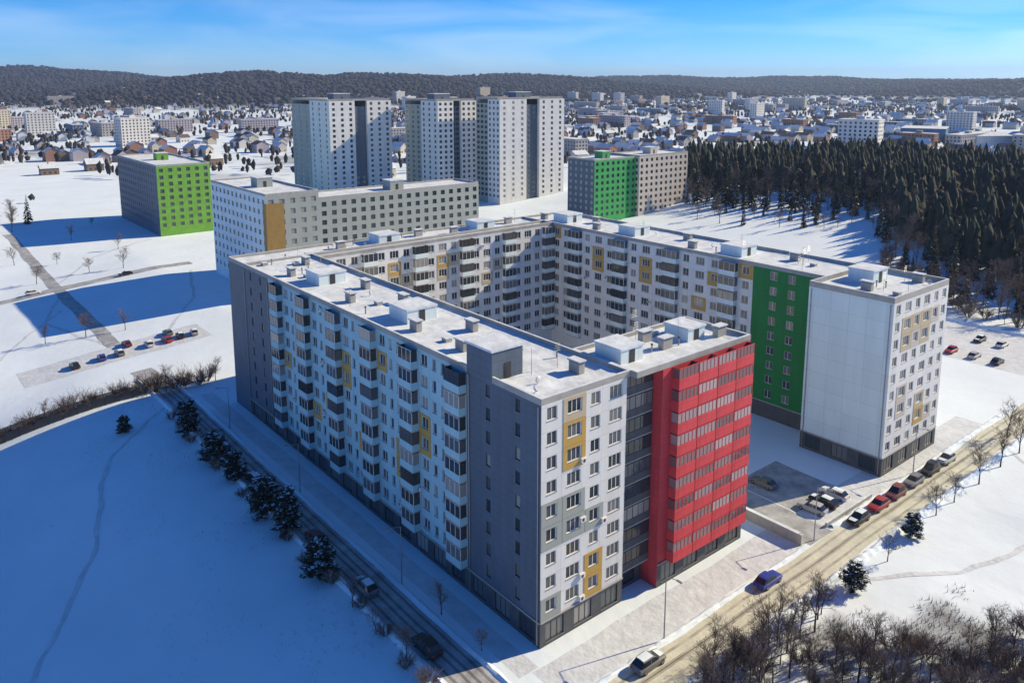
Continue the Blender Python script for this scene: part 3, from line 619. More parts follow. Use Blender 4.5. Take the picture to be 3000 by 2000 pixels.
def car(x, y, rz, paint, label, group, tall=0.0):
    m = car_meshes(paint, tall); o = thing('parked_car', label, 'car', (x, y, gzf(x, y) + .015), R(rz), group)
    link('body', m['body'], o); link('window_glass', m['glass'], o); link('roof', m['roof'], o)
    if tall == 0 and paint not in ('blue', 'red') and random.random() < .55:           # snow left on some roofs and bonnets
        if 'cap' not in CM:
            sc_ = MB(); V_ = [[(xa, -.53, 1.46), (xa, 0, 1.50), (xa, .54, 1.46)] for xa in (-1.42, -.95, -.3, .12)]
            for q in range(3):
                for w_ in range(2): sc_.poly([V_[q][w_], V_[q + 1][w_], V_[q + 1][w_ + 1], V_[q][w_ + 1]], 'snow')
            sb_ = MB(); sb_.poly([(1.15, -.6, .955), (1.95, -.5, .86), (1.9, .45, .87), (1.2, .55, .955)], 'snow'); CM['cap'] = (sc_.mesh('roof_snow'), sb_.mesh('bonnet_snow'))
        link('roof_snow', CM['cap'][0], o); link('bonnet_snow', CM['cap'][1], o)
    for wx in (-1.35, 1.35):
        for wy in (-.78, .78): link('wheel', m['wheel'], o, (wx, wy, .32))
    for wy in (-.5, .5): link('headlight', m['hl'], o, (2.14, wy, .58)); link('tail_light', m['tl'], o, (-2.19, wy, .68))
    return o
g1 = 'cars parked along the sanded road'
for x, paint, l, tall in [(53.5, 'black', 'black car parked at the road edge just past the driveway', 0), (59.5, 'red', 'bright red car parked between a black and a dark red one by the road', 0), (65, 'maroon', 'dark red car parked behind the bright red one by the road', .2), (71, 'grey', 'dark grey car parked by the road in front of the pale tower', 0), (77, 'black', 'tall black car parked between two grey ones by the road', .25), (83, 'silver', 'silver car parked by the road, farthest to the right in its row', 0)]:
    car(x, -9.35, 180 if x % 2 > .5 else 0, paint, l, g1, tall)
car(30.5, -9.4, 0, 'blue', 'blue car on the sanded road in front of the red facade', g1)
car(7.5, -9.5, 0, 'grey', 'grey car on the road nearest the bottom of the picture', g1)
g2 = 'cars in the lots beside the end tower'
for x, y, rz, paint, l in [(51, -3.5, 95, 'silver', 'silver car in the small lot right of the low beige wall'), (54, -3.6, 88, 'black', 'black car in the small lot next to a silver one'), (57.4, -3.4, 92, 'white', 'white car in the small lot next to a black one'), (52, 5.6, 90, 'grey', 'grey car at the back of the small lot, in shade'),
                           (142, 4, 0, 'black', 'black car in the snowy car park beyond the tower, nearest'), (142.4, 9, 0, 'silver', 'silver car in the snowy car park beyond the tower'), (142, 14, 180, 'red', 'red car in the snowy car park beyond the tower'), (142, 20, 0, 'grey', 'grey car in the snowy car park beyond the tower'), (156, 8, 0, 'white', 'white car in the second row of the snowy car park'), (156, 13, 180, 'black', 'black car in the second row of the snowy car park'), (156, 25, 0, 'blue', 'blue car in the second row of the snowy car park')]:
    car(x, y, rz, paint, l, g2)
g3 = 'cars parked on the shaded lane'
for y, paint, l in [(8, 'black', 'black car in the shaded lane nearest the corner'), (22, 'grey', 'dark grey car in the shaded lane'), (36, 'maroon', 'dark red car halfway along the shaded lane'), (58, 'black', 'black car far along the shaded lane'), (72, 'green', 'dark green car at the far end of the shaded lane')]:
    car(-9.9, y, 90, paint, l, g3)

g4 = 'cars on the sunlit snow left of the long wing'
for i, (x, y, rz, p_, l) in enumerate([(9, 146, 80, 'silver', 'silver car nearest the building in the snowy lot left of the long wing'), (5.6, 146.4, 84, 'black', 'black car second from the building in the snowy lot'), (2.2, 146, 95, 'red', 'red car in the snowy lot left of the long wing'), (-2, 146.5, 88, 'white', 'white car beside a red one in the snowy lot'), (-9, 146, 90, 'grey', 'grey car in the middle of the snowy lot'), (-13, 146.2, 85, 'blue', 'blue car in the snowy lot left of the long wing'), (-19, 145.8, 92, 'black', 'black car at the outer end of the snowy lot'),
                                      (-6, 151.6, 90, 'maroon', 'dark red car in the second row of the snowy lot'), (4, 151.4, 90, 'grey', 'grey car in the second row of the snowy lot'), (-15, 227.6, 0, 'white', 'white car on the shaded estate road behind the lot'), (12, 225.2, 180, 'black', 'black car on the shaded estate road behind the lot')]): car(x, y, rz, p_, l, g4)

# ------------------------------------------------------------------ trees
def rot_dir(d, ang, az):
    d = d / np.linalg.norm(d); h = np.array((0, 0, 1.)) if abs(d[2]) < .9 else np.array((1., 0, 0)); e = np.cross(d, h); e /= np.linalg.norm(e); g = np.cross(d, e)
    return d * math.cos(ang) + (e * math.cos(az) + g * math.sin(az)) * math.sin(ang)
def bare_tree(seed, H_, spread=.75, dense=1.0):
    r = random.Random(seed); tr = MB(); cr_ = MB()
    def grow(p, d, L, rad, lev):
        if lev == 0:
            # trunk in bends
            q = p; dd = d; n = 4
            for i in range(n):
                q2 = q + dd * L / n; ra, rb = rad * (1 - .16 * i), rad * (1 - .16 * (i + 1)); tr.tube(q, q2, ra, rb, 7, 'bark')
                if i >= 1:
                    for k in range(3): grow(q2, rot_dir(dd, r.uniform(.5, 1.0) * spread, r.uniform(0, 6.28)), L * r.uniform(.42, .62), rb * .55, 1)
                q = q2; dd = dd + np.array((r.uniform(-.1, .1), r.uniform(-.1, .1), 0)); dd /= np.linalg.norm(dd)
            grow(q, dd, L * .5, rad * .4, 1); return
        d = d + np.array((0, 0, .18)); d /= np.linalg.norm(d)
        mid = p + d * L * .5; d2 = rot_dir(d, r.uniform(.05, .3), r.uniform(0, 6.28)); end = mid + d2 * L * .5
        if lev >= 4:
            cr_.tube(p, end, rad, rad * .35, 3, 'twigs'); return
        n = 5 if lev == 1 else 4 if lev == 2 else 3
        cr_.tube(p, mid, rad, rad * .75, n, 'bark' if lev < 3 else 'twigs'); cr_.tube(mid, end, rad * .75, rad * .4, n, 'bark' if lev < 3 else 'twigs')
        kids = {1: 5, 2: 5, 3: 5}[lev]
        for i in range(int(kids * dense + .5)):
            t = r.uniform(.25, 1); q = p + (mid - p) * min(1, t * 2) if t < .5 else mid + (end - mid) * (t * 2 - 1)
            grow(q, rot_dir(d2, r.uniform(.35, .95), r.uniform(0, 6.28)), L * r.uniform(.42, .66), max(.014, rad * .45), lev + 1)
        if lev == 3: pass
    grow(np.zeros(3), np.array((0, 0, 1.)), H_ * .52, H_ * .017, 0)
    return tr.mesh('trunk', True), cr_.mesh('crown')
def pine(seed, H_, W, low=.12):
    r = random.Random(seed); tr = MB(); cr_ = MB(); tr.tube((0, 0, 0), (r.uniform(-.2, .2), r.uniform(-.2, .2), H_ * .9), H_ * .02, .04, 6, 'bark')
    for c in range(46):
        t = low + (1 - low) * (c + r.random()) / 46; rr = W / 2 * math.sqrt(max(.03, 1 - abs((t - .38) / .66) ** 2.0)) * r.uniform(.45, 1.0); az = c * 2.4 + r.uniform(-.5, .5)
        cx, cy, cz = rr * math.cos(az), rr * math.sin(az), H_ * t
        tr.tube((0, 0, cz * .88), (cx * .9, cy * .9, cz), .045, .012, 4, 'bark')
        for q in range(4):
            f_ = .4 + .6 * q / 3; bx, by, bz = cx * f_, cy * f_, cz * (.88 + .12 * f_); cs = W * (.085 + .03 * r.random())
            for k in range(34):
                d = np.array((r.gauss(0, 1), r.gauss(0, 1), r.gauss(0, .45))); d *= cs * r.random() ** .5 / np.linalg.norm(d); p = np.array((bx, by, bz)) + d
                a = np.array((cx * .3 + r.gauss(0, 1), cy * .3 + r.gauss(0, 1), r.gauss(.45, .6))); a *= .34 * r.uniform(.6, 1.3) / np.linalg.norm(a); s_ = np.cross(a, (r.gauss(0, 1), r.gauss(0, 1), r.gauss(0, 1))); s_ *= .075 / max(1e-6, np.linalg.norm(s_))
                cr_.poly([p - s_, p + s_, p + a + s_ * .4, p + a - s_ * .4], 'needles')
            if r.random() < .5:
                for k in range(5):
                    p = np.array((bx + r.gauss(0, cs * .5), by + r.gauss(0, cs * .5), bz + cs * .42)); e = .10 + .12 * r.random(); cr_.poly([p + (-e, -e * .6, 0), p + (e * .8, -e, .02), p + (e, e * .7, 0), p + (-e * .7, e, .03)], 'snow')
    return tr.mesh('trunk', True), cr_.mesh('crown')
def spruce(seed, H_, W):
    r = random.Random(seed); tr = MB(); cr_ = MB(); tr.tube((0, 0, 0), (0, 0, H_ * .97), H_ * .016, .02, 6, 'bark')
    L = int(H_ * 1.5)
    for i in range(L):
        t = i / L; z = H_ * (.08 + .9 * t); rad = W / 2 * (1 - t) ** .85 + .12
        for k in range(9):
            az = r.uniform(0, 6.28); l = rad * r.uniform(.65, 1.1); dz = -l * r.uniform(.15, .5); e = np.array((math.cos(az), math.sin(az), 0)); n = np.array((-math.sin(az), math.cos(az), 0))
            p0 = np.array((0, 0, z)); p2 = e * l + (0, 0, z + dz); p1 = e * l * .55 + (0, 0, z + dz * .3); wd = l * .26 + .08
            cr_.poly([p0, p1 + n * wd, p2, p1 - n * wd], 'needles'); (cr_.poly([p1 + n * wd * .5 + (0, 0, .05), p2 * .6 + p1 * .4 + n * wd * .45 + (0, 0, .06), p2 * .8 + p1 * .2 - n * wd * .3 + (0, 0, .06), p1 - n * wd * .4 + (0, 0, .06)], 'snow') if r.random() < .10 else None); cr_.poly([p1 - (0, 0, .5 * wd), p1 + n * wd * .9, p2 - (0, 0, .25), p1 - n * wd * .9], 'needles')
    return tr.mesh('trunk', True), cr_.mesh('crown')
BT = [bare_tree(11, 11), bare_tree(23, 9.5, .9), bare_tree(37, 12.5, .6), bare_tree(41, 8, 1.0)]
PN = [pine(3, 6.5, 6.0), pine(5, 5.5, 4.6), pine(9, 7.5, 5.4)]
SP = [spruce(2, 15, 5.2), spruce(6, 17, 5.0), spruce(8, 12.5, 4.8)]
def tree(kind, var, x, y, label, cat='tree', group=None, s=1.0, sub=0.0):
    t, c = {'bare': BT, 'pine': PN, 'spruce': SP}[kind][var]
    nm = {'bare': 'bare_tree', 'pine': 'pine_tree', 'spruce': 'spruce_tree'}[kind]
    o = thing(nm, label, cat, (x, y, gzf(x, y) - .08 - sub), random.uniform(0, 6.28), group)
    sc = s * random.uniform(.92, 1.08)
    for n_, m_ in (('trunk', t), ('crown', c)): link(n_, m_, o, None, 0, (sc, sc, sc * random.uniform(.95, 1.05)))
    return o
# dark round pines on the edge of the shaded field
for i, (x, y, v, s, l) in enumerate([(-21, 92, 1, .75, 'small pine standing alone out on the shaded snow'), (-12.6, 82, 2, 1.0, 'round dark pine at the far end of the row by the shaded lane'), (-12.8, 68, 0, .95, 'second round dark pine from the far end of the row by the lane'), (-12.4, 60.5, 1, 1.1, 'smaller dark pine between two round ones by the lane'),
                                     (-12.9, 47, 0, 1.12, 'largest round dark pine in the middle of the row by the lane'), (-12.2, 40.5, 2, 1.0, 'pine touching the largest one in the row by the lane'), (-13.2, 28, 1, 1.12, 'dark round pine standing apart in the row, nearest the corner'), ]):
    tree('pine', v, x, y, l, group='pines beside the shaded lane', s=s * .86)
for i, (x, y) in enumerate([(-13, 14), (-12.6, 8), (-13.4, 3), (-12.8, 20), (-12.2, -3), (-5.2, 12), (-5.2, 4)]):
    tree('bare', (i + 1) % 4, x, y, 'leafless tree in the shade at the lower end of the lane', group='bare trees at the lower end of the lane', s=.42)
# trees along the near side of the sanded road, casting blue shadows on the snow
for i, (x, y, k, v, s, l) in enumerate([(37.5, -17.2, 'pine', 0, .62, 'dark round pine on the snow across from the driveway'), (55.5, -16.2, 'pine', 1, .7, 'dark pine beside the road opposite the black car'), (64, -15.8, 'bare', 1, .6, 'leafless tree beside the road opposite the dark red cars'), (70, -15.9, 'bare', 2, .45, 'smaller leafless tree beside the road opposite the grey car'), (79, -16, 'bare', 0, .7, 'leafless tree beside the road opposite the tall black car'),
                                        (88, -15.9, 'bare', 2, .6, 'leafless tree beside the road at the right edge'), (96, -16, 'bare', 3, .9, 'leafless tree by the road farthest right'), (47, -16.8, 'bare', 3, .6, 'small leafless tree between two pines on the near side of the road'), (102, -12, 'bare', 1, .8, 'leafless tree at the right edge beyond the row of parked cars')]):
    tree(k, v, x, y, l, group='trees along the near side of the road', s=s)
def bush(seed):
    r = random.Random(seed); b = MB(); st = MB()
    for k in range(16):
        az = r.uniform(0, 6.28); d = np.array((math.cos(az) * .5, math.sin(az) * .5, 1)); d /= np.linalg.norm(d); p = np.array((.25 * math.cos(az), .25 * math.sin(az), 0)); L = r.uniform(1.2, 2.4)
        e = p + d * L * .5; st.tube(p, e, .035, .022, 4, 'bark')
        for q in range(7):
            d2 = rot_dir(d, r.uniform(.15, .75), r.uniform(0, 6.28)); s0 = p + d * L * r.uniform(.15, .5); e2 = s0 + d2 * L * r.uniform(.35, .7); b.tube(s0, e2, .018, .010, 3, 'twigs')
            for w_ in range(6):
                d3 = rot_dir(d2, r.uniform(.2, .9), r.uniform(0, 6.28)); s1 = s0 + (e2 - s0) * r.uniform(.3, 1); b.tube(s1, s1 + d3 * L * r.uniform(.15, .35), .011, .006, 3, 'twigs')
    return st.mesh('stem'), b.mesh('twigs')
BS = [bush(1), bush(2), bush(3)]
def shrub(x, y, s_, label, group):
    a, c = random.choice(BS); o = thing('bare_shrub', label, 'shrub', (x, y, gzf(x, y) - .05), random.uniform(0, 6.28), group)
    for n_, m_ in (('stem', a), ('twigs', c)): link(n_, m_, o, None, 0, (s_, s_, s_ * random.uniform(.85, 1.1)))
pts = []
def far_enough(x, y, d): return all((x - a) ** 2 + (y - b_) ** 2 > d * d for a, b_ in pts)
nb = 0
for k in range(6000):
    t = random.random() ** 1.15; x = 3 + 46 * t; y = -15.2 - 24 * t + random.uniform(-9, 8.5 * (1 - t) + 1.5)
    if y > -15.2 or x > 34 and y > -31 - (x - 34) * .15 or math.hypot(x - CAM.x, y - CAM.y) < 50: continue
    if x > 26 and y > -18.5 - (x - 26) * .5 : continue
    big = nb % 2 == 0
    if not far_enough(x, y, 1.9 if big else 1.25): continue
    pts.append((x, y)); nb += 1
    if nb > 190: break
    if big: tree('bare', random.randrange(4), x, y, 'brown leafless tree in the thicket at the lower right', group='leafless trees of the thicket', s=random.uniform(.42, .66))
    else: shrub(x, y, random.uniform(.9, 1.5), 'brown leafless shrub under the trees of the lower right thicket', 'shrubs of the thicket')
for i in range(22):
    x = 6 + i * 1.15; y = -15.9 - random.uniform(0, 2.2); tree('bare', i % 4, x, y, 'leafless tree of the thicket along the near edge of the road', group='thicket trees along the road', s=random.uniform(.45, .68))
gb = MB()
for k in range(9000):
    x = random.uniform(2, 50); y = random.uniform(-46, -15.2)
    if y > -15.4 - max(0, x - 22) * .35 or float(vnoise(x, y, 4.5, 3)) < -.15 + .3 * random.random(): continue
    z = gzf(x, y); a_ = random.uniform(0, 6.28); h_ = random.uniform(.25, .8); dx, dy = math.cos(a_) * .05, math.sin(a_) * .05; lx, ly = random.gauss(0, .2), random.gauss(0, .2)
    gb.poly([(x - dx, y - dy, z - .03), (x + dx, y + dy, z - .03), (x + lx, y + ly, z + h_)], 'dry_grass')
tag(gb.build('dry_grass'), kind='stuff')
for i in range(26):
    x = 1 - i * 1.75 + random.uniform(-.5, .5); y = FY0(x) + random.uniform(.9, 2.0)
    if i % 3: shrub(x, y, random.uniform(1.2, 1.9), 'leafless dark shrub behind the fence above the shaded snowfield', 'shrubs behind the fence')
    else: tree('bare', i % 4, x, y, 'leafless tree behind the fence above the shaded snowfield', group='trees behind the fence', s=random.uniform(.35, .5))
wb = MB()
for k in range(2600):
    x = -13.5 - abs(random.gauss(0, 9)); y = random.uniform(-20, 104)
    if float(vnoise(x, y, 5, 6)) < .15: continue
    z = gzf(x, y); a_ = random.uniform(0, 6.28); h_ = random.uniform(.15, .5); dx, dy = math.cos(a_) * .03, math.sin(a_) * .03
    wb.poly([(x - dx, y - dy, z - .03), (x + dx, y + dy, z - .03), (x + random.gauss(0, .12), y + random.gauss(0, .12), z + h_)], 'dry_grass')
tag(wb.build('dry_weeds'), kind='stuff')
for i in range(17):
    x, y = -12.7 + random.uniform(-.7, .7), -4 + i * 5.9 + random.uniform(-1.5, 1.5)
    shrub(x, y, random.uniform(.7, 1.1), 'low leafless shrub on the bank edge by the shaded lane', 'shrubs by the shaded lane')

for i, (x, y) in enumerate([(-14, 352), (-9, 358), (-4, 349), (-18, 345), (-11, 341), (-2, 362), (3, 354), (-22, 356), (-6, 335)]):
    tree('bare' if i % 3 else 'spruce', i % 3, x, y, 'dark tree of the clump at the far left edge of the estate', group='clump of trees at the far left edge', s=random.uniform(.8, 1.15))
for i, (x, y) in enumerate([(-3, 165), (-12, 168), (-21, 171), (4, 240), (14, 236), (-12, 240), (-24, 236), (-2, 262), (20, 268), (-14, 272), (10, 300), (24, 330)]):
    tree('bare', i % 4, x, y, 'small leafless tree on the open snow left of the olive block', group='leafless trees on the snow at the left', s=random.uniform(.5, .8))
trail('trodden_path', [(-10, 158), (-18, 190), (-8, 222)], .9); trail('trodden_path', [(6, 156), (20, 180), (30, 215)], .9); trail('trodden_path', [(-8, 232), (10, 262), (36, 282)], 1.0); trail('trodden_path', [(-40, 150), (-28, 175), (-12, 200)], .8)
# forest on the right: individual trees at its near edge, the rest one mass
def forest_edge(az): return float(np.interp(az, [12, 14, 20, 24, 26.5, 29, 33, 38], [385, 380, 372, 365, 292, 268, 245, 240]))
pts = []; nf = 0
for k in range(9000):
    az = random.uniform(12.5, 36); near = forest_edge(az); d = near + 85 * random.random() ** 1.4
    x, y = polar(az, d)
    if not far_enough(x, y, 4.3) or x < 96 or (136 < x < 172 and -8 < y < 36): continue
    pts.append((x, y)); nf += 1
    if nf > 290: break
    if random.random() < (.72 if az < 26 else .42): tree('spruce', random.randrange(3), x, y, 'dark spruce in the forest on the right', group='spruces of the forest on the right', s=random.uniform(.5, 1.28))
    else: tree('bare', random.randrange(4), x, y, 'leafless tree among the spruces on the right', group='bare trees of the forest on the right', s=random.uniform(.9, 1.3))
nf = 0
for k in range(2000):
    az = random.uniform(25.5, 35); d = forest_edge(az) - random.uniform(2, 40); x, y = polar(az, d)
    if not far_enough(x, y, 3.2) or x < 100 or (130 < x < 175 and -12 < y < 40): continue
    pts.append((x, y)); nf += 1
    if nf > 70: break
    if nf % 3: tree('bare', random.randrange(4), x, y, 'brown leafless tree of the scrub before the forest, right edge', group='brown scrub trees at the right edge', s=random.uniform(.5, .85))
    else: shrub(x, y, random.uniform(1.2, 2.2), 'brown leafless shrub before the forest, right edge', 'brown shrubs at the right edge')
nf = 0
for k in range(400):
    az = random.uniform(13, 26); d = forest_edge(az) - 28 * random.random() ** 2; x, y = polar(az, d)
    if not far_enough(x, y, 4): continue
    pts.append((x, y)); nf += 1
    if nf > 26: break
    if nf % 2: tree('bare', random.randrange(4), x, y, 'leafless tree standing out in front of the dark forest edge', group='scattered trees before the forest edge', s=random.uniform(.45, .9))
    else: tree('spruce', random.randrange(3), x, y, 'small spruce standing out in front of the dark forest edge', group='scattered spruces before the forest edge', s=random.uniform(.3, .6))
def cone_mass(name, X, Y, Z, Hh, W, m, kind='stuff', n=5, lo=.6, hi=1.2, rnd=False):
    K = len(X); a = np.linspace(0, 2 * np.pi, n, endpoint=False); ph = rng.uniform(0, 6.28, K); rad = rng.uniform(lo, hi, (K, n)) * (.55 if rnd else 1)
    base = np.stack([X[:, None] + W[:, None] * np.cos(a + ph[:, None]) * rad, Y[:, None] + W[:, None] * np.sin(a + ph[:, None]) * rad, np.repeat((Z + Hh * .10)[:, None], n, 1) + (rng.uniform(0, .2, (K, n)) + .12 * (hi - rad)) * Hh[:, None]], -1)
    mid = base.copy(); c = np.stack([X, Y, Z], -1)[:, None, :]; mk = rng.uniform(1.3, 1.9, (K, n)) if rnd else rng.uniform(.45, .9, (K, n)); mid[..., :2] = c[..., :2] + (base[..., :2] - c[..., :2]) * mk[..., None]; mid[..., 2] = (Z + Hh * (.68 if rnd else .55))[:, None] + rng.uniform(-.12, .18, (K, n)) * Hh[:, None]
    tip = np.stack([X + rng.uniform(-.2, .2, K) * W, Y + rng.uniform(-.2, .2, K) * W, Z + Hh], -1)[:, None, :]
    V = np.concatenate([base, mid, tip], 1); q = 2 * n + 1; V = V.reshape(-1, 3)
    o = (np.arange(K) * q)[:, None, None]; j = np.arange(n); jn = (j + 1) % n
    t1 = np.stack([j, jn, n + jn], -1)[None] + o; t2 = np.stack([j, n + jn, n + j], -1)[None] + o; t3 = np.stack([n + j, n + jn, np.full(n, 2 * n)], -1)[None] + o
    F = np.concatenate([t1, t2, t3], 1).reshape(-1, 3)
    me = bpy.data.meshes.new(name); me.vertices.add(len(V)); me.vertices.foreach_set('co', V.ravel().astype(np.float32))
    me.loops.add(F.size); me.loops.foreach_set('vertex_index', F.ravel().astype(np.int32)); me.polygons.add(len(F)); me.polygons.foreach_set('loop_start', (np.arange(len(F)) * 3).astype(np.int32)); me.polygons.foreach_set('loop_total', np.full(len(F), 3, np.int32))
    me.materials.append(M[m]); me.update(); me.validate()
    return tag(link(name, me), kind=kind)
def scatter(n_, az0, az1, d0, d1):
    az = rng.uniform(az0, az1, n_); d = np.sqrt(rng.uniform(d0 ** 2, d1 ** 2, n_)); a = np.radians(az - YAW)
    return CAM.x + d * np.sin(a), CAM.y + d * np.cos(a), az, d
X, Y, az, d = scatter(9000, 12.3, 46, 240, 640)
near = np.interp(az, [12, 14, 20, 24, 26.5, 29, 33, 38], [385, 380, 372, 365, 292, 268, 245, 240]) + 35
k = (d > near) & (d < 560 + 60 * vnoise(X, Y, 70, 1)); X, Y = X[k], Y[k]
mixed = rng.random(len(X)) < .26 + .3 * (vnoise(X, Y, 45, 4) > .2); BX, BY = X[mixed], Y[mixed]; X, Y = X[~mixed], Y[~mixed]
hh_ = rng.uniform(.42, 1.2, len(X)) * 15.5
for t_, (zl, zh, ws) in enumerate(((.1, .62, 1.0), (.36, .84, .74), (.62, 1.0, .46))):
    pass
Xs = np.concatenate([X, X, X]); Ys = np.concatenate([Y, Y, Y]); Zb = gz(X, Y)
cone_mass('forest', Xs, Ys, np.concatenate([Zb + .02 * hh_, Zb + .32 * hh_, Zb + .60 * hh_]), np.concatenate([.6 * hh_, .5 * hh_, .42 * hh_]), np.concatenate([.19 * hh_, .14 * hh_, .085 * hh_]) * rng.uniform(.8, 1.2, 3 * len(X)), 'needles', n=9, lo=.3, hi=1.35)
hb_ = rng.uniform(8, 14, len(BX))
cone_mass('leafless_wood', np.concatenate([BX, BX]), np.concatenate([BY, BY]), np.concatenate([gz(BX, BY) + .15 * hb_, gz(BX, BY) + .45 * hb_]), np.concatenate([.6 * hb_, .5 * hb_]), np.concatenate([.24 * hb_, .19 * hb_]), 'wood_brown', n=8, lo=.4, hi=1.3, rnd=True)
# wooded hills far off
X, Y, az, d = scatter(90000, -44, 46, 1700, 8200); Z = gz(X, Y)
dens = sstep(5, 18, Z) + .25 * (vnoise(X, Y, 220, 9) > .45)
k = rng.random(len(X)) < dens; X, Y, Z, d = X[k], Y[k], Z[k], d[k]
cone_mass('hill_forest', X, Y, Z, rng.uniform(9, 17, len(X)), rng.uniform(5, 9, len(X)) * (1 + d / 7000), 'far_wood', n=5, lo=.4, hi=1.3, rnd=True)
X, Y, az, d = scatter(26000, -44, 46, 420, 2600)
k = (vnoise(X, Y, 90, 2) > -.1) & (rng.random(len(X)) < .6) & ~((az > 11) & (d < 640)) & ~((az < 8) & (az > -30) & (d < 560)) & ~((np.hypot(X, Y) < 420))
X, Y = X[k], Y[k]
cone_mass('town_trees', X, Y, gz(X, Y), rng.uniform(5, 11, len(X)), rng.uniform(1.5, 3.0, len(X)), 'far_wood', n=6, lo=.4, hi=1.3, rnd=True)

# ------------------------------------------------------------------ the town
HM = {}
def house_mesh(var):
    if var in HM: return HM[var]
    r = random.Random(100 + var); b = MB(); wm = ['far_brick', 'far_cream', 'far_lilac', 'far_brown', 'far_whitish', 'far_grey'][var % 6]; w, l, h = r.uniform(7, 10), r.uniform(9, 14), r.uniform(3.2, 6.2); rh = r.uniform(2.5, 4)
    b.box(-w / 2, w / 2, -l / 2, l / 2, -1, h, wm)
    e = .5; rm = 'roof_snow' if var % 5 else 'roof_dark'
    for s_ in (-1, 1): b.poly([(s_ * (w / 2 + e), -l / 2 - e, h - .2), (s_ * (w / 2 + e), l / 2 + e, h - .2), (0, l / 2 + e, h + rh), (0, -l / 2 - e, h + rh)], rm)
    for s_ in (-1, 1): b.poly([(-w / 2, s_ * l / 2, h), (w / 2, s_ * l / 2, h), (0, s_ * l / 2, h + rh - .25)], wm)
    b.box(w * .2, w * .2 + .7, -.35, .35, h, h + rh + 1, 'far_brick')
    for s_ in (-1, 1):
        for i in range(3):
            y = (i - 1) * l / 3.4; b.box(s_ * w / 2 - .04, s_ * w / 2 + .04, y - .6, y + .6, 1, 2.4, 'car_glass')
        for x in (-w / 4, w / 4): b.box(x - .6, x + .6, s_ * l / 2 - .04, s_ * l / 2 + .04, 1, 2.4, 'car_glass')
    HM[var] = b.mesh('house'); return HM[var]
KM = {}
def slab_mesh(var):
    if var in KM: return KM[var]
    r = random.Random(300 + var); wm = ['far_lilac', 'far_cream', 'far_grey', 'far_whitish', 'far_brick', 'far_bluish'][var % 6]; n_ = [5, 9, 5, 9, 4, 3][var % 6]; h = n_ * 3 + 1; l = r.uniform(28, 62); w = r.uniform(12, 15); b = MB(); ops = []
    for th, o, L in ((0, (-l / 2, -w / 2), l), (-90, (-l / 2, w / 2), w), (90, (l / 2, -w / 2), w), (180, (l / 2, w / 2), l)):
        T = xf(o, R(th)); ops = []
        for i in range(int(L / 3.4)):
            for f_ in range(n_): c = (i + .5) * L / int(L / 3.4); ops.append((c - .8, c + .8, f_ * 3 + 1.2, f_ * 3 + 2.8))
        wall_face(b, T, 0, L, -1 if False else 0, h, ops, wm, .25)
        for a, c_, z0_, z1_ in ops: b.poly([T(a, .2, z0_), T(c_, .2, z0_), T(c_, .2, z1_), T(a, .2, z1_)], 'car_glass')
    b.box(-l / 2 - .3, l / 2 + .3, -w / 2 - .3, w / 2 + .3, h + .002, h + .7, wm, 'roof_snow'); b.box(-3, 3, -2, 2, h + .7, h + 3, wm, 'roof_snow')
    KM[var] = b.mesh('apartment_block'); return KM[var]
pts = []
COLN = {0: 'brick', 1: 'cream', 2: 'lilac', 3: 'brown', 4: 'white', 5: 'grey'}
COLS = {0: 'lilac', 1: 'cream', 2: 'grey', 3: 'white', 4: 'brick', 5: 'blue grey'}
STO = {0: 'five', 1: 'nine', 2: 'five', 3: 'nine', 4: 'four', 5: 'three'}
def allowed(az, d, x, y):
    if -30 < az < 8 and d < 480: return False
    if az < -14 and d < 590: return False
    if az > 8 and d < 640 and az > 12: return False
    if 0 < az <= 12 and d < 520: return False
    return gzf(x, y) < 26
nh = ns = 0
for k in range(4000):
    az = random.uniform(-36, 36); d = 430 + 2300 * random.random() ** 1.25
    x, y = polar(az, d)
    if not allowed(az, d, x, y): continue
    big = random.random() < .30
    if not far_enough(x, y, 40 if big else 19): continue
    side = 'left of the white towers' if az < -12 else 'behind the white towers' if az < 4 else 'beyond the forest on the right'
    rz = R(random.choice([0, 90, 12, 100]) + random.uniform(-4, 4))
    if big and ns < 95:
        v = random.randrange(12); m_ = slab_mesh(v); pts.append((x, y)); ns += 1
        tag(link('apartment_block', m_, None, (x, y, gzf(x, y) - .3), rz), '%s %s storey town block %s' % (COLS[v % 6], STO[v % 6], side), 'apartment building', 'town blocks in the distance')
    elif not big and nh < 290:
        v = random.randrange(12); pts.append((x, y)); nh += 1
        tag(link('house', house_mesh(v), None, (x, y, gzf(x, y)), rz), 'small %s house with %s gabled roof %s' % (COLN[v % 6], 'snowy' if v % 5 else 'dark', side), 'house', 'small houses of the distant town')
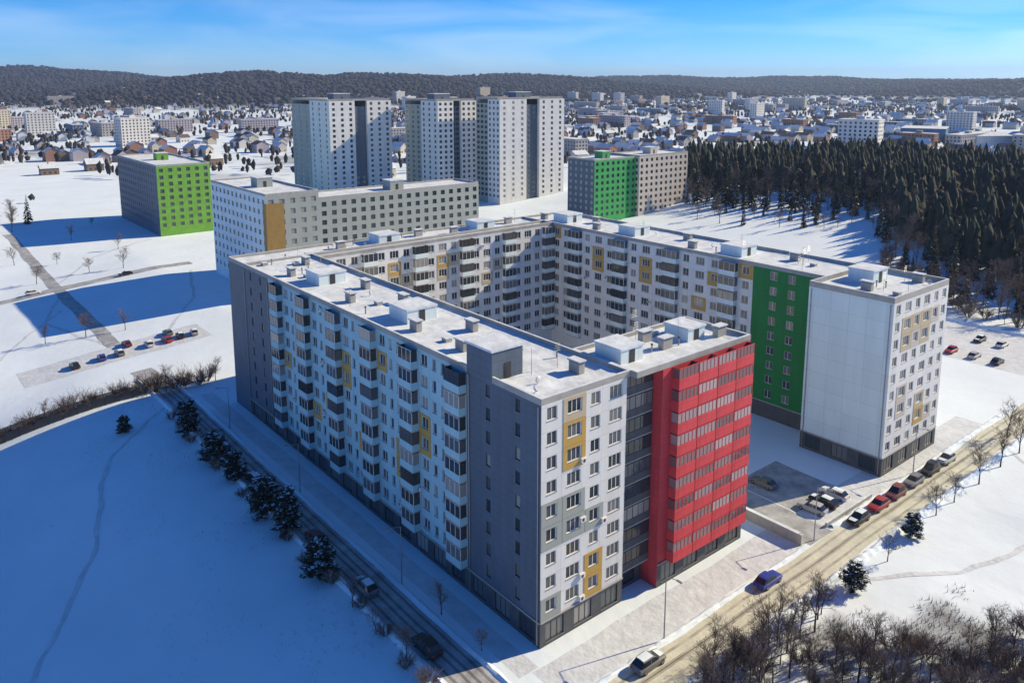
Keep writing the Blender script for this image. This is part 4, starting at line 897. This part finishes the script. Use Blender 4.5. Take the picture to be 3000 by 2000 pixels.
# the remaining distant houses, one mass
b = MB(); r_ = random.Random(5)
for k in range(1500):
    az = r_.uniform(-37, 37); d = 700 + 3000 * r_.random(); x, y = polar(az, d)
    if not allowed(az, d, x, y) or gzf(x, y) > 40 or not far_enough(x, y, 16): continue
    z = gzf(x, y); w_, l_, h_ = r_.uniform(4, 6), r_.uniform(5, 9), r_.uniform(4, 8); m_ = r_.choice(['far_lilac', 'far_cream', 'far_grey', 'far_brick', 'far_whitish', 'far_brown'])
    b.box(x - w_, x + w_, y - l_, y + l_, z - 1, z + h_, m_); rm = 'roof_snow' if r_.random() < .75 else 'roof_dark'
    for s_ in (-1, 1): b.poly([(x + s_ * (w_ + .5), y - l_ - .5, z + h_ - .2), (x + s_ * (w_ + .5), y + l_ + .5, z + h_ - .2), (x, y + l_ + .5, z + h_ + 3), (x, y - l_ - .5, z + h_ + 3)], rm)
    for s_ in (-1, 1): b.poly([(x - w_, y + s_ * l_, z + h_), (x + w_, y + s_ * l_, z + h_), (x, y + s_ * l_, z + h_ + 2.8)], m_)
tag(b.build('distant_houses'), kind='stuff')
x, y = polar(27.2, 1010); b = MB(); b.box(-30, 30, -22, 22, 0, 13, 'roof_blue'); b.box(-30.6, 30.6, -22.6, 22.6, 13.002, 14, 'roof_blue', 'roof_snow'); q = thing('warehouse', 'teal blue shed above the right end of the forest', 'warehouse', (x, y, gzf(x, y)), R(20)); b.build('wall', q)
x, y = polar(31.5, 900); q = thing('warehouse', 'long white shed at the right edge beyond the forest', 'warehouse', (x, y, gzf(x, y)), R(-30)); b = MB(); b.box(-48, 48, -15, 15, 0, 14, 'white_wall'); b.build('wall', q); b = MB()
for s_ in (-1, 1): b.poly([(-49, s_ * 16, 14), (49, s_ * 16, 14), (49, 0, 17), (-49, 0, 17)], 'roof_snow')
b.build('roof', q)

# ------------------------------------------------------------------ haze
hz = bpy.data.materials.new('haze_air'); hz.use_nodes = True; nt = hz.node_tree; nt.nodes.remove(nt.nodes['Principled BSDF'])
pv = nt.nodes.new('ShaderNodeVolumePrincipled'); pv.inputs['Density'].default_value = 8.5e-5; pv.inputs['Color'].default_value = (0.52, 0.70, 1.0, 1); pv.inputs['Anisotropy'].default_value = 0.2
nt.links.new(pv.outputs[0], nt.nodes['Material Output'].inputs['Volume']); M['haze_air'] = hz
b = MB(); b.box(-10400, 10500, -10400, 10500, -30, 230, 'haze_air'); tag(b.build('haze'), kind='stuff')
